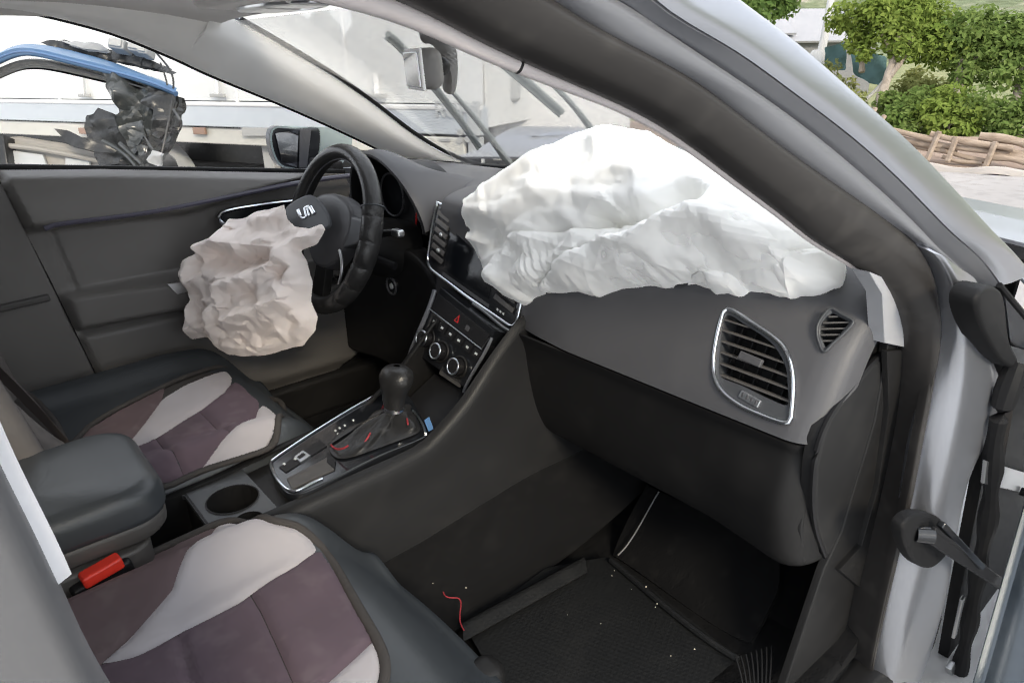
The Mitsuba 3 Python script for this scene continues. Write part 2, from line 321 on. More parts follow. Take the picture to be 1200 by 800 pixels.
M['curtain_white'] = pr(tone((0.56, 0.565, 0.555), 0.8, 0.14), 0.6)
M['lorry_white'] = pr(tone((0.58, 0.58, 0.575), 0.9, 0.10), 0.4, clearcoat=0.3)
M['rail_pale'] = pr(tone((0.40, 0.43, 0.46), 1.2, 0.16), 0.45)
M['guard_cream'] = pr(tone((0.46, 0.45, 0.41), 1.5, 0.2), 0.5)
M['lamp_amber'] = pr((0.24, 0.15, 0.11), 0.3)
M['grey_mid'] = pr((0.32, 0.32, 0.31), 0.6)
M['tyre'] = pr(tone((0.055, 0.053, 0.05), 5, 0.4, 0.2), 0.85)
M['mudguard'] = pr((0.36, 0.37, 0.37), 0.6)
M['blue_paint'] = pr((0.065, 0.14, 0.26), 0.35, metallic=0.2, clearcoat=0.8)
M['blue_dark'] = pr((0.06, 0.12, 0.24), 0.4, clearcoat=0.5)
M['scrap_black'] = pr(tone((0.010, 0.0105, 0.0105), 9, 0.6, 0.03), 0.35)
M['scrap_film'] = pr(tone((0.03, 0.033, 0.033), 14, 0.8, 0.05), 0.22, clearcoat=0.4)
M['scrap_grey'] = pr(tone((0.26, 0.265, 0.265), 9, 0.4), 0.5)
M['box_taupe'] = pr(tone((0.25, 0.235, 0.21), 4, 0.3), 0.6)
M['box_pane'] = pr((0.36, 0.37, 0.37), 0.4)
def leaf_c(c0, c1):
    def fn(p, n, uv):
        r = cell_rand(p.x*11, p.y*11, p.z*11)*0.6+0.4*fbm(p.x*2, p.y*2, p.z*2, 2)
        return mix(c0, c1, r)
    return mikit.proc(fn)
def leafy(c0, c1): return {'type': 'principledthin', 'base_color': leaf_c(c0, c1), 'roughness': 0.55, 'diff_trans': 0.8, 'spec_trans': 0.0}
M['field_grass'] = bumped(mikit.proc(lambda p, n, uv: mix((0.10, 0.13, 0.05), (0.24, 0.23, 0.13), fbm(p.x*1.5, p.y*1.5, 0, 4))), 0.95, lambda p, n, uv: fbm(p.x*20, p.y*20, 0, 3), 0.05)
M['gaiter'] = bumped(tone((0.016, 0.016, 0.0165), 12, 0.3), 0.34, lambda p, n, uv: fbm(p.x*320, p.y*320, p.z*320, 2), 0.0006, specular=0.35)
M['leaf_bright'] = leafy((0.14, 0.21, 0.04), (0.27, 0.33, 0.085))
M['leaf_dark'] = leafy((0.08, 0.15, 0.04), (0.17, 0.24, 0.075))
M['leaf_hedge'] = leafy((0.11, 0.18, 0.045), (0.22, 0.28, 0.09))
M['leaf_dry'] = leafy((0.18, 0.21, 0.07), (0.34, 0.34, 0.14))
M['bark'] = bumped(mikit.proc(lambda p, n, uv: mix((0.20, 0.16, 0.125), (0.38, 0.33, 0.28), fbm(p.x*18, p.y*18, p.z*5, 3))), 0.9, lambda p, n, uv: fbm(p.x*40, p.y*40, p.z*8, 3), 0.01)
M['log_wood'] = bumped(mikit.proc(lambda p, n, uv: mix((0.20, 0.145, 0.105), (0.42, 0.34, 0.27), fbm(p.x*9, p.y*9, p.z*25, 3))), 0.85, lambda p, n, uv: fbm(p.x*30, p.y*30, p.z*60, 3), 0.006)
M['soil'] = bumped(mikit.proc(lambda p, n, uv: mix((0.15, 0.105, 0.08), (0.30, 0.23, 0.185), fbm(p.x*3, p.y*3, p.z*3, 4))), 0.95, lambda p, n, uv: fbm(p.x*25, p.y*25, p.z*25, 3), 0.03)
def road_c(p, n, uv):
    a = fbm(p.x*1.1, p.y*1.1, 0, 4); b = fbm(p.x*9, p.y*9, 2, 3)
    return mix(mix((0.22, 0.208, 0.202), (0.29, 0.275, 0.268), a), (0.17, 0.16, 0.155), smoothstep(0.5, 0.8, b)*0.5)
M['road_grey'] = bumped(mikit.proc(road_c), 0.9, grain(90), 0.003)
M['kerb_stone'] = pr(tone((0.34, 0.31, 0.285), 4, 0.3), 0.9)
M['house_wall'] = pr(tone((0.20, 0.20, 0.205), 1.5, 0.15), 0.9)
M['house_roof'] = pr(tone((0.28, 0.28, 0.295), 1.5, 0.15), 0.7)
M['house_cream'] = pr((0.62, 0.55, 0.46), 0.9)
M['tile_red'] = pr((0.40, 0.20, 0.14), 0.9)
M['pole_white'] = pr(tone((0.42, 0.415, 0.41), 3, 0.15), 0.6)
M['net_teal'] = two({'type': 'diffuse', 'reflectance': tone((0.09, 0.15, 0.15), 5, 0.4)})
def hill_c(p, n, uv):
    a = fbm(p.x*0.03, p.y*0.03, p.z*0.03, 4); b = fbm(p.x*0.25, p.y*0.25, p.z*0.25, 3)
    return mix(mix((0.075, 0.10, 0.045), (0.16, 0.17, 0.10), a), (0.24, 0.22, 0.17), smoothstep(0.55, 0.8, b))
M['hill_green'] = bumped(mikit.proc(hill_c), 0.95, lambda p, n, uv: fbm(p.x*0.4, p.y*0.4, p.z*0.4, 3), 1.5, eps=0.1)
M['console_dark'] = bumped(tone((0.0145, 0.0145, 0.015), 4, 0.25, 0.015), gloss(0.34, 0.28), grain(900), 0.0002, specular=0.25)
M['door_lining'] = bumped(tone((0.125, 0.119, 0.113), 4, 0.25, 0.02), gloss(0.36, 0.26), grain(900), 0.0002)
M['foot_grey'] = pr((0.30, 0.305, 0.32), 0.5)
M['trim_mid'] = bumped(tone((0.84, 0.83, 0.81), 10, 0.08), 0.9, grain(500), 0.0004)

# ================================================================ THE CAR: shell
CAR = root('car'); tag(CAR, 'crashed silver hatchback with its front passenger door open and airbags blown', 'car')
def car(part, mesh, mat, smooth=35, label=None): return add(f'car__{part}', mesh, mat, smooth, label)
def PL(k): return dict(n=(0, -1, .34), c=k+.323)       # the sloping plane of the passenger-side windows
DP = dict(n=(0, 1, .34), c=1.023)                      # the same on the driver's side
def curve(px, k, kl=None):
    """points of a line of the door opening: on the sloping plane above the belt, upright below it"""
    out = []
    for q in px:
        p = at(*q, **PL(k))
        if p[2] < .95:
            for _ in range(6): p = at(*q, y=-(k+((k if kl is None else kl)-k)*float(np.clip((.95-p[2])/.25, 0, 1))))
        out.append(p)
    return np.array(out)
# --- roof
xs = [-2.7, -2.2, -1.5, -0.95, -0.6, -0.42, -0.30]
def roof_row(x, dz=0, w=1.0):
    dip = 0.035*max(0, (x+.62)/.32)**2 + 0.10*max(0, (-1.9-x)/.8)**2
    return [V(x+(.06 if x > -.35 else 0)*(1-(y/.55)**2), y*w, z+dz-dip) for y, z in ((.585, 1.300), (.55, 1.325), (.42, 1.338), (.2, 1.345), (0, 1.346), (-.2, 1.345), (-.42, 1.338), (-.55, 1.325), (-.585, 1.300))]
car('roof_lining', thick(patch([roof_row(x) for x in xs], 40, 60), -.006), 'roof_cloth', 40)
car('roof_panel', thick(patch([roof_row(x, .030, 1.02) for x in xs], 30, 40), .004), 'silver_paint', 40)
# driver's side rail and windscreen pillar
Lpx = [(0, 10), (60, 20), (100, 30), (140, 42), (180, 58), (215, 73), (240, 85), (300, 110), (370, 140), (430, 168), (462, 184)]
L = ats(Lpx, **DP); U = ats([(215, -6), (280, 25), (350, 65), (420, 110), (480, 155), (545, 190)], n=(0, 1, .25), c=.86)
Lr = np.vstack([[V(-2.5, .60, 1.22), V(-1.8, .60, 1.285), V(-1.2, .585, 1.312), V(-.9, .58, 1.314)], L[:7]])
Lt = Lr.copy(); Lt[:, 1] = .55; Lt[:, 2] = [1.25, 1.31, 1.332, 1.334, 1.333, 1.331, 1.327, 1.320, 1.312, 1.303, 1.295]
Lt[-2:] = [V(-.34, .548, 1.300), V(-.285, .540, 1.297)]
mid = (Lr+Lt)/2+V(0, -.012, -.006)
car('roof_rail', thick(patch([Lr, mid, Lt], 9, 70), -.01), 'trim_mid', 60)
La, Ua = cr(L[5:], 40), cr(np.vstack([[V(-.315, .540, 1.304)], U[1:]]), 40)
m1 = La*.72+Ua*.28+V(-.004, -.016, 0); m2 = La*.3+Ua*.7+V(0, -.02, 0)
car('pillar_trim', thick(patch([La, m1, m2, Ua], 14, 50), -.01), 'trim_light', 60, 'pale grey windscreen pillar trim on the driver side')
car('window_seal', tube(cr(np.vstack([Lr[:4]+V(0, .014, .003), L+V(0, .014, .003)]), 90), .006, 8), 'rubber_black')
# outer skin of that pillar, so that no light leaks
car('pillar_skin', thick(patch([cr(np.vstack([Lr, L[7:]]), 50)+V(0, .02, .0), cr(np.vstack([Lr, L[7:]]), 50)+V(.05, .055, .03), cr(np.vstack([[V(-2.5, .6, 1.3), V(-1.2, .59, 1.38)], U]), 50)+V(.0, .045, .02)], 8, 50), .003), 'silver_paint', 50)
# --- windscreen
def ws(y, s):       # s = 0 at the roof, 1 at the scuttle
    b = 1-(y/.64)**2
    top, bot = V(-.275+.055*b, y*.86, 1.292+.004*b), V(.365+.11*b, y, .922)
    p = top*(1-s)+bot*s; p[2] += .02*math.sin(math.pi*s); return p
gw = np.array([[ws(y, s) for y in np.linspace(.63, -.63, 25)] for s in np.linspace(0, 1, 15)])
car('windscreen', grid_mesh(gw), 'windscreen_glass', True)
car('windscreen_seal', tube(np.vstack([cr(U[1:], 40)+V(.004, -.003, .004), [ws(y, .985)+V(-.004, 0, .004) for y in np.linspace(.55, -.6, 20)]]), .0052, 8), 'rubber_black', 40)
# --- the passenger door opening: pillar, seal and painted flanges, seen from the camera
e5 = curve([(440, -8), (560, 46), (680, 98), (780, 140), (867, 206), (927, 252), (962, 280), (1000, 304), (1029, 326), (1046, 350), (1057, 380), (1061, 407), (1060, 470), (1049, 540), (1038, 590), (1021, 660), (994, 799)], .70, .712)
e5[:4] = curve([(430, -22), (560, 38), (680, 94), (780, 143)], .70)
e4 = curve([(590, -22), (680, 30), (780, 82), (850, 130), (920, 182), (990, 228), (1034, 254), (1067, 286), (1085, 315), (1093, 351), (1095, 404), (1084, 477), (1072, 540), (1058, 610), (1032, 722), (1018, 799)], .735, .748)
r2 = curve([(660, -25), (780, 42), (885, 112), (955, 163), (1000, 200), (1040, 235), (1074, 268), (1095, 290), (1120, 315), (1148, 338)], .752)
e2 = curve([(730, -25), (780, 10), (850, 52), (920, 101), (990, 154), (1060, 217), (1112, 270), (1135, 290), (1171, 333)], .770)
e1 = curve([(795, -25), (832, 0), (885, 40), (948, 91), (1004, 140), (1060, 189), (1097, 225), (1157, 286), (1200, 328)], .752)
def ext(cv, n): return cr(cv, n)
N = 80
def back(p, k):   # the opening's upper edge runs on behind the camera's edge
    return np.vstack([V(-1.35, p[0][1]-.0, p[0][2]+.055), V(-1.0, p[0][1], p[0][2]+.045), p])
def split(pts, corner, n1, n2):
    """the line in two parts that meet at its point nearest to corner, evenly spaced in each"""
    F_ = cr(pts, 3000); i = int(np.argmin(np.linalg.norm(F_-corner, axis=1)))
    return np.vstack([poly_len(F_[:i+1], n1), poly_len(F_[i:], n2)[1:]])
E5, E4 = split(back(e5, 0), e5[11], 95, 60), split(back(e4, 0), e4[10], 95, 60)
seal_mid = (E5+E4)/2+V(-.004, -.016, .004)
q1 = E5*.8+E4*.2+V(-.004, -.011, 0); q2 = E5*.25+E4*.75+V(0, -.013, .003)
car('door_seal', thick(PchipInterpolator([0, 1, 2, 3.2, 4.4, 5.2, 5.8], np.array([E5+V(.01, .02, .0), E5, q1, seal_mid, q2, E4, E4+V(.004, .012, 0)]), axis=0)(np.linspace(0, 5.8, 36)), .004), 'rubber', 60, 'brown-black rubber seal round the passenger door opening')
# a slim lip on the seal, with the joint of the trim
lipc = cr(back(e5[:12], 0), 90); lr = np.interp(np.linspace(0, 1, 90), [0, .40, .6, 1], [.012, .010, .0045, .003])
car('pillar_lip_trim', tube(lipc+V(.004, .012, 0)+np.c_[0*lr, 0*lr, -lr*1.15], lr, 10), 'lip_grey', 50)
ij = int(np.argmin(np.linalg.norm(lipc-at(620, 62, **PL(.70)), axis=1))); t_j = unit(lipc[ij+1]-lipc[ij-1])
car('trim_joint', tube([lipc[ij]+V(.004, .012, -lr[ij]*1.15)-t_j*.0012, lipc[ij]+V(.004, .012, -lr[ij]*1.15)+t_j*.0012], lr[ij]*1.03, 12), 'plastic_black')
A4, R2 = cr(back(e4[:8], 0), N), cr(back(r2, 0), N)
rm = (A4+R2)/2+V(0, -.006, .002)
car('pillar_flange', thick(patch([A4+V(.016, .016, 0.004), A4*.9+R2*.1+V(.004, .012, 0.002), rm, R2], 14, N), .003), 'shaded_silver', 60)
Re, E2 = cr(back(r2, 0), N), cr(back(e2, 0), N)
car('pillar_gutter', thick(patch([Re+V(0, .003, 0), Re*.8+E2*.2+V(0, .008, 0), Re*.4+E2*.6+V(0, .004, 0), E2], 10, N), .003), 'shaded_silver', 60)
E1 = cr(back(e1, 0), N)
ob = (E2+E1)/2+V(.006, -.014, .012); back1 = E1+V(.045, .04, .006)
car('outer_pillar', thick(patch([E2, E2*.85+E1*.15+V(0, -.007, .004), ob, E1*.8+E2*.2+V(.006, -.006, .010), E1, E1+V(.02, .014, .003), back1], 24, N), .003), 'silver_paint', 60)
# inner trim between the seal and the glass, passenger side
Ui = U[1:].copy(); Ui[:, 1] *= -1
Ei = cr(e5[2:12], 50)+V(.010, .014, 0); Ug = cr(Ui, 50)+V(.01, 0, 0)
car('pillar_trim', thick(patch([Ei, Ei*.6+Ug*.4+V(0, .012, 0), Ug], 10, 50), -.006), 'trim_light', 60, 'pale grey windscreen pillar trim on the passenger side')
foot = ats([(1036, 338), (1062, 352), (1064, 404), (1036, 400)], y=-.703)
foot = ats([(1018, 318), (1034, 345), (1037, 402), (1066, 408), (1066, 360), (1048, 330)], y=-.706)
car('pillar_foot', plate(foot, .02, (-.3, -1, .3), .002), 'foot_grey', 30)
# --- hinge pillar
h0 = poly_len(E4[int(np.argmin(np.linalg.norm(E4-e4[7], axis=1))):], 50)
hm = cr(curve([(1100, 302), (1115, 340), (1122, 400), (1120, 460), (1108, 540), (1092, 630), (1066, 722), (1046, 799)], .757, .775), 50)+V(0, -.006, 0)
hr = cr(curve([(1148, 338), (1152, 385), (1166, 440), (1174, 478), (1152, 520), (1133, 560), (1113, 660), (1075, 799)], .757, .775), 50)
hs = hr+V(.045, .022, -.004); hb = hr+V(.10, .16, 0)
low = lambda c, dx: np.vstack([c, c[-1]+V(-.05+dx, -.01, -.12)])
car('hinge_pillar', thick(patch([h0+V(.028, .022, 0), h0*.92+hm*.08+V(.006, .006, 0), h0*.55+hm*.45+V(0, -.01, 0), hm, hm*.4+hr*.6+V(0, -.006, 0), hr, hs, hb], 40, 70), .003), 'silver_paint', 60)
dent = ats([(1086, 560), (1100, 545), (1108, 570), (1100, 600), (1088, 590)], y=-.775)
# check strap and its rubber boot
bt = ats([(1060, 615), (1068, 606), (1085, 602), (1101, 606), (1113, 622), (1112, 645), (1098, 663), (1080, 664), (1066, 648)], y=-.789)
s1, s2 = at(1088, 626, y=-.80), at(1200, 702, y=-.86)
ck = 'door_check'
k = car(ck, plate(bt, .016, (0, -1, 0), .005, 40), 'rubber_black', 40, 'black rubber boot and check strap on the hinge pillar')
add(k+'__strap', cat(bar(s1, s2, .012, .020), bar(s1+V(0, -.004, .012), s1*.55+s2*.45+V(0, -.004, .010), .006, .006)), 'plastic_black')
add(k+'__link', cat(tube([s1+V(-.01, .012, 0), s1+V(.002, -.006, 0)], .011, 14), bar(s1+V(.03, -.004, .005), s1*.6+s2*.4+V(0, -.008, .004), .010, .010)), 'gloss_black')
# gap behind the open door: flat black plate painted as its shade, hinges, loom
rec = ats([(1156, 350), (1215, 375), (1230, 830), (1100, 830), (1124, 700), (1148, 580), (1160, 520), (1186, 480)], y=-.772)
car('hinge_gap_shade', plate(rec, .02, (0, -1, 0)), 'rubber_black')
t0 = ats([(1157, 540), (1222, 560), (1219, 582), (1154, 567)], y=-.80)
k = car('door_hinge', plate(t0, .006, (0, -1, 0), .002), 'satin_metal', 30, 'bare steel door hinge leaf')
add(k+'__bolt', tube([at(1196, 575, y=-.802), at(1196, 575, y=-.802)+V(0, -.008, 0)], .008, 12), 'plastic_black')
t1 = ats([(1180, 404), (1225, 416), (1225, 440), (1178, 428)], y=-.79)
car('door_hinge', plate(t1, .006, (0, -1, 0), .002), 'satin_metal', 30)
hc = ats([(1146, 350), (1153, 339), (1168, 336), (1177, 345), (1180, 362), (1185, 400), (1193, 418), (1194, 430), (1180, 428), (1166, 412), (1152, 385), (1146, 365)], y=-.80)
car('hinge_cover', plate(hc, .03, (0, -1, .2), .006, 50), 'rubber_black', 40, 'dark plastic corner cover above the hinge')
lp = [at(x, y, y=-.80) for x, y in ((1192, 425), (1176, 470), (1165, 520), (1160, 590), (1150, 650), (1138, 720), (1120, 800))]
car('wiring_loom', tube(cr(lp, 40), .014+.003*np.sin(np.arange(40)*.9), 10), 'rubber_black')
car('weather_strip', tube(cr([at(x, y, y=-.79) for x, y in ((1182, 470), (1170, 540), (1152, 640), (1124, 790))], 30), .008, 8), 'rubber')
for b0, b1, bw, bh in ((at(1128, 700, y=-.79), at(1118, 745, y=-.79), .006, .014), (at(1113, 778, y=-.79), at(1120, 802, y=-.79), .012, .02)): car('door_stop_bracket', bar(b0, b1, bw, bh), 'satin_metal')
# fender and bonnet
fe = cr(e1, 40)[24:]
fo = np.array([V(.36, -.76, .90), V(.52, -.79, .885), V(.8, -.80, .85), V(1.15, -.80, .80), V(1.4, -.76, .72)])
car('front_wing', thick(patch([fo, fo+V(0, -.06, -.06), fo*V(1, 0, 1)+V(0, -.89, -.16), fo*V(1, 0, 1)+V(0, -.90, -.33)], 14, 40), .004), 'silver_paint', 60)
car('wing_strip', tube(cr([at(1171, 334, y=-.79), at(1186, 352, y=-.80), at(1206, 376, y=-.81), at(1230, 405, y=-.82)], 20), .004, 8), 'rubber_black')
car('wing_flange', thick(patch([cr([at(1178, 348, y=-.785), at(1222, 395, y=-.80)], 12), cr([at(1184, 400, y=-.775), at(1224, 440, y=-.79)], 12)], 4, 12), .004), 'silver_paint', 40)
def bon(x, y):
    b = 1-(y/.76)**2
    z = .925+.02*b - .10*max(0, x-.62) - .20*max(0, x-1.0)**1.2
    z += .085*math.exp(-((x-.72)/.16)**2)*max(0, min(1, (y+.15)/.6)) - .05*max(0, -y-.1)*max(0, x-.5)
    return V(x, y, z+.010*math.sin(7*y+9*x)*max(0, x-.55))
gb = np.array([[bon(x+(.10 if x < .6 else .0)*(1-(y/.78)**2), y) for y in np.linspace(.76, -.76, 40)] for x in np.linspace(.42, 1.36, 40)])
car('bonnet', thick(gb, .006), 'silver_paint', 50, 'buckled silver bonnet')
car('scuttle', thick(patch([[ws(y, 1.0)+V(.0, 0, -.012) for y in np.linspace(.66, -.66, 12)], [V(.47+.10*(1-(y/.78)**2), y, .895) for y in np.linspace(.74, -.74, 12)]], 4, 30), .02), 'plastic_black')
# wipers stopped half way over the glass
def on_glass(px, py):
    p = at(px, py, n=(.53, 0, 1), c=.53*.38+.945)
    for _ in range(6):
        y = p[1]; b = 1-(y/.64)**2
        s = np.clip((p[0]+.275-.055*b)/(.64+.055*b), 0, 1); g = ws(y/(.86+.14*s) if False else y, s)
        p = at(px, py, n=(.53, 0, 1), c=.53*g[0]+g[2]+.016)
    return p
w1, w2 = [on_glass(*q) for q in ((455, 40), (476, 60), (515, 108), (540, 140), (562, 172))], [on_glass(*q) for q in ((524, 100), (545, 125), (572, 158), (594, 188), (602, 196))]
k = car('wiper', cat(tube(cr(w1, 24), .0065, 8), tube(cr(w1, 24)+V(-.006, 0, -.007), .003, 6)), 'wiper_grey', 40, 'wiper stopped half way in front of the steering wheel')
add(k+'__arm', tube(cr(w2, 20), np.linspace(.004, .011, 20), 8), 'wiper_grey')
w3, w4 = [on_glass(*q) for q in ((570, 56), (600, 80), (632, 108), (658, 131))], [on_glass(*q) for q in ((620, 76), (642, 94), (670, 122), (692, 150), (740, 205))]
k = car('wiper', cat(tube(cr(w3, 24), .0075, 8), tube(cr(w3, 24)+V(-.006, 0, -.008), .003, 6)), 'wiper_grey', 40, 'wiper stopped half way above the white airbag')
add(k+'__arm', tube(cr(w4, 20), np.linspace(.004, .009, 20), 8), 'wiper_grey')
# --- mirror, its foot and the overhead lamp
mc = at(482, 82, y=-.01)
ax, ay, az = frame((-.90, .36, -.06)); Rm = np.stack([ax, ay, az], 1)
MS = 0.0
k = car('rear_view_mirror', rbox((.118, .062, .040), .017, mc+Rm@V(.046*MS, 0, -.022), Rm), 'mirror_grey', 40, 'frameless grey rear-view mirror')
add(k+'__glass', rbox((.110, .053, .004), .0018, mc+Rm@V(.046*MS, 0, -.0014), Rm), 'mirror_glass', 40)
add(k+'__bezel', rbox((.121, .063, .006), .0028, mc+Rm@V(.046*MS, 0, -.0052), Rm), 'trim_light', 40)
mb = at(517, 78, y=-.01)
add(k+'__ball_joint', cat(tube([mc+Rm@V(.0, 0, -.03), mb], .012, 14), trimesh.creation.icosphere(2, .015).apply_translation(mb)), 'plastic_dark')
stem_px = [(498, 40), (512, 44), (524, 60), (528, 84), (526, 103)]
st = np.array([at(x, y, x=-.11+.03*i/4) for i, (x, y) in enumerate(stem_px)])
add(k+'__stem', tube(cr(st, 20), np.linspace(.016, .012, 20), 12, ry=.016), 'mirror_grey')
pod = [at(x, y, x=-.10) for x, y in ((446, 30), (470, 34), (500, 44), (528, 42), (556, 66), (530, 50))]
c0 = at(500, 30, x=-.13)
gp = patch([[V(-.33, .10, 1.318), V(-.33, 0, 1.318), V(-.33, -.16, 1.314)], [V(-.20, .07, 1.287), V(-.20, -.02, 1.272), V(-.20, -.15, 1.282)], [V(-.13, .05, 1.275), V(-.13, -.02, 1.258), V(-.13, -.12, 1.270)], [V(-.10, .03, 1.272), V(-.10, -.02, 1.264), V(-.10, -.09, 1.268)]], 16, 16)
car('sensor_cover', thick(gp, -.004), 'trim_light', 60)
lc = at(348, 8, z=1.296)
ov = at(345, 10, z=1.300); ov = V(-.36, .155, 1.305)
k = car('overhead_lamp', rbox((.16, .26, .030), .013, V(-.36, .14, 1.309)), 'roof_cloth', 50, 'overhead lamp unit on the roof lining')
add(k+'__lens', rbox((.075, .115, .02), .0095, V(-.345, .185, 1.299)), 'lamp_lens', 50)
add(k+'__lens', rbox((.075, .085, .02), .0095, V(-.345, .07, 1.299)), 'lamp_lens', 50)
add(k+'__trim_ring', tube([V(-.345+.05*np.cos(a), .135+.125*np.sin(a), 1.2935) for a in np.linspace(0, 2*np.pi, 48, endpoint=False)], .0035, 8, closed=True), 'chrome')
visor = rbox((.15, .36, .018), .008, V(-.385, -.33, 1.300), np.array([[1, 0, -.12], [0, 1, 0], [.12, 0, 1]]))
car('sun_visor', visor, 'roof_cloth', 40)

# --- driver's door
dp = lambda x, y, yy=.70: at(x, y, y=yy)
zs = lambda x: .950-.127*(x+.116)
door_out = np.array([dp(-2, 199), dp(120, 198), dp(345, 202.5), V(.02, .70, .935), V(.05, .70, .85), V(.02, .70, .45), V(-.1, .70, .36), V(-.55, .70, .36), dp(128, 470), dp(60, 330), dp(0, 214)])
# panel relief: an upper roll, a shelf line, a pocket, an armrest
def door_relief(x, z):
    zt = zs(x); r = 0.0
    ridge = .905-.03*(x+.68)+.055*np.clip((x+.4)/.3, 0, 1)
    r += .050*np.exp(-(np.maximum(0, zt-z)/.055)**2) * 0 + .045*(1-smooth01(zt-.095, zt-.015, z))*0
    up = smooth01(ridge-.012, ridge+.012, z)
    r += up*(.030+.022*np.sin(np.clip((zt-z)/(zt-ridge+1e-6), 0, 1)*np.pi*.55))
    arm_t = .750-.015*(x+.55); arm_b = .672
    xin = smooth01(-.69, -.66, x)
    a = smooth01(arm_b-.006, arm_b+.008, z)*(1-smooth01(arm_t-.008, arm_t+.012, z))
    r += a*.060*xin*(.45+.55*smooth01(-.66, -.38, x))
    lowp = (1-smooth01(arm_b-.02, arm_b-.004, z))*smooth01(.38, .44, z)
    r += lowp*(.012+.03*smooth01(-.50, -.20, x))*xin
    r -= .006*(np.abs(x+.655+.12*(z-.8)) < .0035)*(z < ridge-.01)*(z > arm_t)
    r -= .005*smooth01(.012, .004, np.abs(z-arm_b+.012))
    return r
def smooth01(a, b, x):
    t = np.clip((np.asarray(x)-a)/(b-a), 0, 1); return t*t*(3-2*t)
v, f, dist = fill(door_out[:, [0, 2]], .007)
rel = door_relief(v[:, 0], v[:, 1]); rel = rel*smooth01(0, .012, dist)-.0+.004
top = smooth01(.02, .0, np.abs(zs(v[:, 0])-v[:, 1]))
dm = trimesh.Trimesh(np.c_[v[:, 0], .70-rel, v[:, 1]], f[:, ::-1], process=False)
k = car('driver_door', dm, 'door_lining', 50, 'dark grey driver door lining')
sill = cr([dp(-8, 196), dp(120, 197), dp(345, 201.5), V(.03, .70, .935)], 40)
add(k+'__window_strip', bar(sill[0]+V(-.02, .012, 0), sill[-1]+V(0, .012, 0), .012, .016), 'rubber_black')
ar = cr([dp(256, 254, .668), dp(262, 248, .668), dp(290, 242, .668), dp(335, 236, .668), dp(360, 237, .668), dp(352, 246, .668), dp(300, 255, .668), dp(268, 266, .668)], 40, closed=True)
add(k+'__handle', plate(ar, .012, (0, -1, 0), .002), 'gloss_black')
add(k+'__handle_trim', tube(ar+V(0, -.002, 0), .0045, 8, closed=True), 'chrome')
add(k+'__ridge_highlight', tube(cr([dp(52, 268, .648), dp(60, 264, .648), dp(150, 252, .648), dp(250, 234, .648), dp(335, 217, .648), dp(420, 205, .648)], 40), .006, 8), 'violet_highlight')  # highlight along the ridge, put into the violet colour of a thin tube
sw = ats([(196, 333), (245, 326), (245, 336), (208, 345)], y=.632)
add(k+'__switch_pack', plate(sw, .006, (0, -1, .5), .0015), 'satin_metal')
pocket = ats([(92, 386), (165, 376), (200, 398), (250, 440), (140, 470)], y=.69)
add(k+'__outer_skin', thick(patch([[V(-.80, .84, 1.0), V(.05, .85, .93), V(.4, .85, .90)], [V(-.80, .885, .75), V(.05, .89, .75), V(.4, .89, .75)], [V(-.80, .86, .25), V(.05, .86, .25), V(.4, .86, .25)]], 10, 20), .004), 'silver_paint')
pane = np.array([V(-.80, .705, 1.035), V(.06, .705, .93)]); pt = cr(L[:10], 30)+V(0, .016, 0)
add(k+'__window', grid_mesh(patch([poly_len(pane, 30), cr(np.vstack([[V(-.80, .595, 1.31)], L[1:10]]), 30)+V(0, .018, 0)], 4, 30)), 'window_glass', True)
# door mirror outside
c = at(362, 172, y=.93)
h1 = ats([(318, 152), (340, 149), (368, 149), (375, 152), (366, 200), (345, 199), (326, 192)], y=.93)
k = car('door_mirror', plate(h1, .03, (-1, -.4, 0), .006, 40), 'gloss_black', 40, 'driver door mirror with pale green-grey shell')
g1 = ats([(325, 156), (352, 152), (350, 196), (333, 190)], y=.925)
add(k+'__glass', plate(g1+V(-.007, -.003, 0), .003, (-1, -.4, 0)), 'mirror_glass')
g2 = ats([(354, 152), (367, 152), (362, 196), (353, 196)], y=.925)
add(k+'__divider', plate(g2+V(-.008, -.004, 0), .003, (-1, -.4, 0)), 'plastic_grey')
gs = [cr(h1+V(.00, 0, 0), 30, closed=True)]
for s, dx in ((1.0, .012), (.97, .05), (.85, .10), (.55, .135), (.15, .15)):
    cc = h1.mean(0); gs.append((gs[0]-cc)*s+cc+V(dx, .02*dx, -.05*dx))
add(k+'__shell', grid_mesh(np.array(gs), cv=True), 'mirror_paint', True)
add(k+'__foot', bar(at(372, 190, y=.90), at(392, 196, y=.74), .05, .03), 'plastic_black')
# rear driver-side door and pillar lining left of the gap
rd = np.array([dp(-14, 214), dp(3, 216), dp(58, 330), dp(100, 415), dp(124, 466), dp(128, 500), V(-.62, .70, .40), V(-1.1, .70, .38), V(-1.1, .70, 1.05), V(-.80, .70, 1.04)])
k = car('rear_door', plate(rd+V(0, -.012, 0), .02, (0, -1, 0), .006), 'door_lining', 30, 'rear door lining behind the driver seat')
add(k+'__step', bar(dp(-30, 368, .684), dp(58, 348, .684), .016, .014), 'plastic_warm')
add(k+'__sill_step', bar(dp(30, 470, .684), dp(106, 452, .684), .02, .014), 'plastic_warm')
car('door_gap_seal', tube(cr([dp(-8, 205, .705), dp(2, 216, .705), dp(59, 330, .705), dp(101, 415, .705), dp(126, 466, .705), dp(134, 500, .705)], 40), .0075, 8), 'rubber_black')
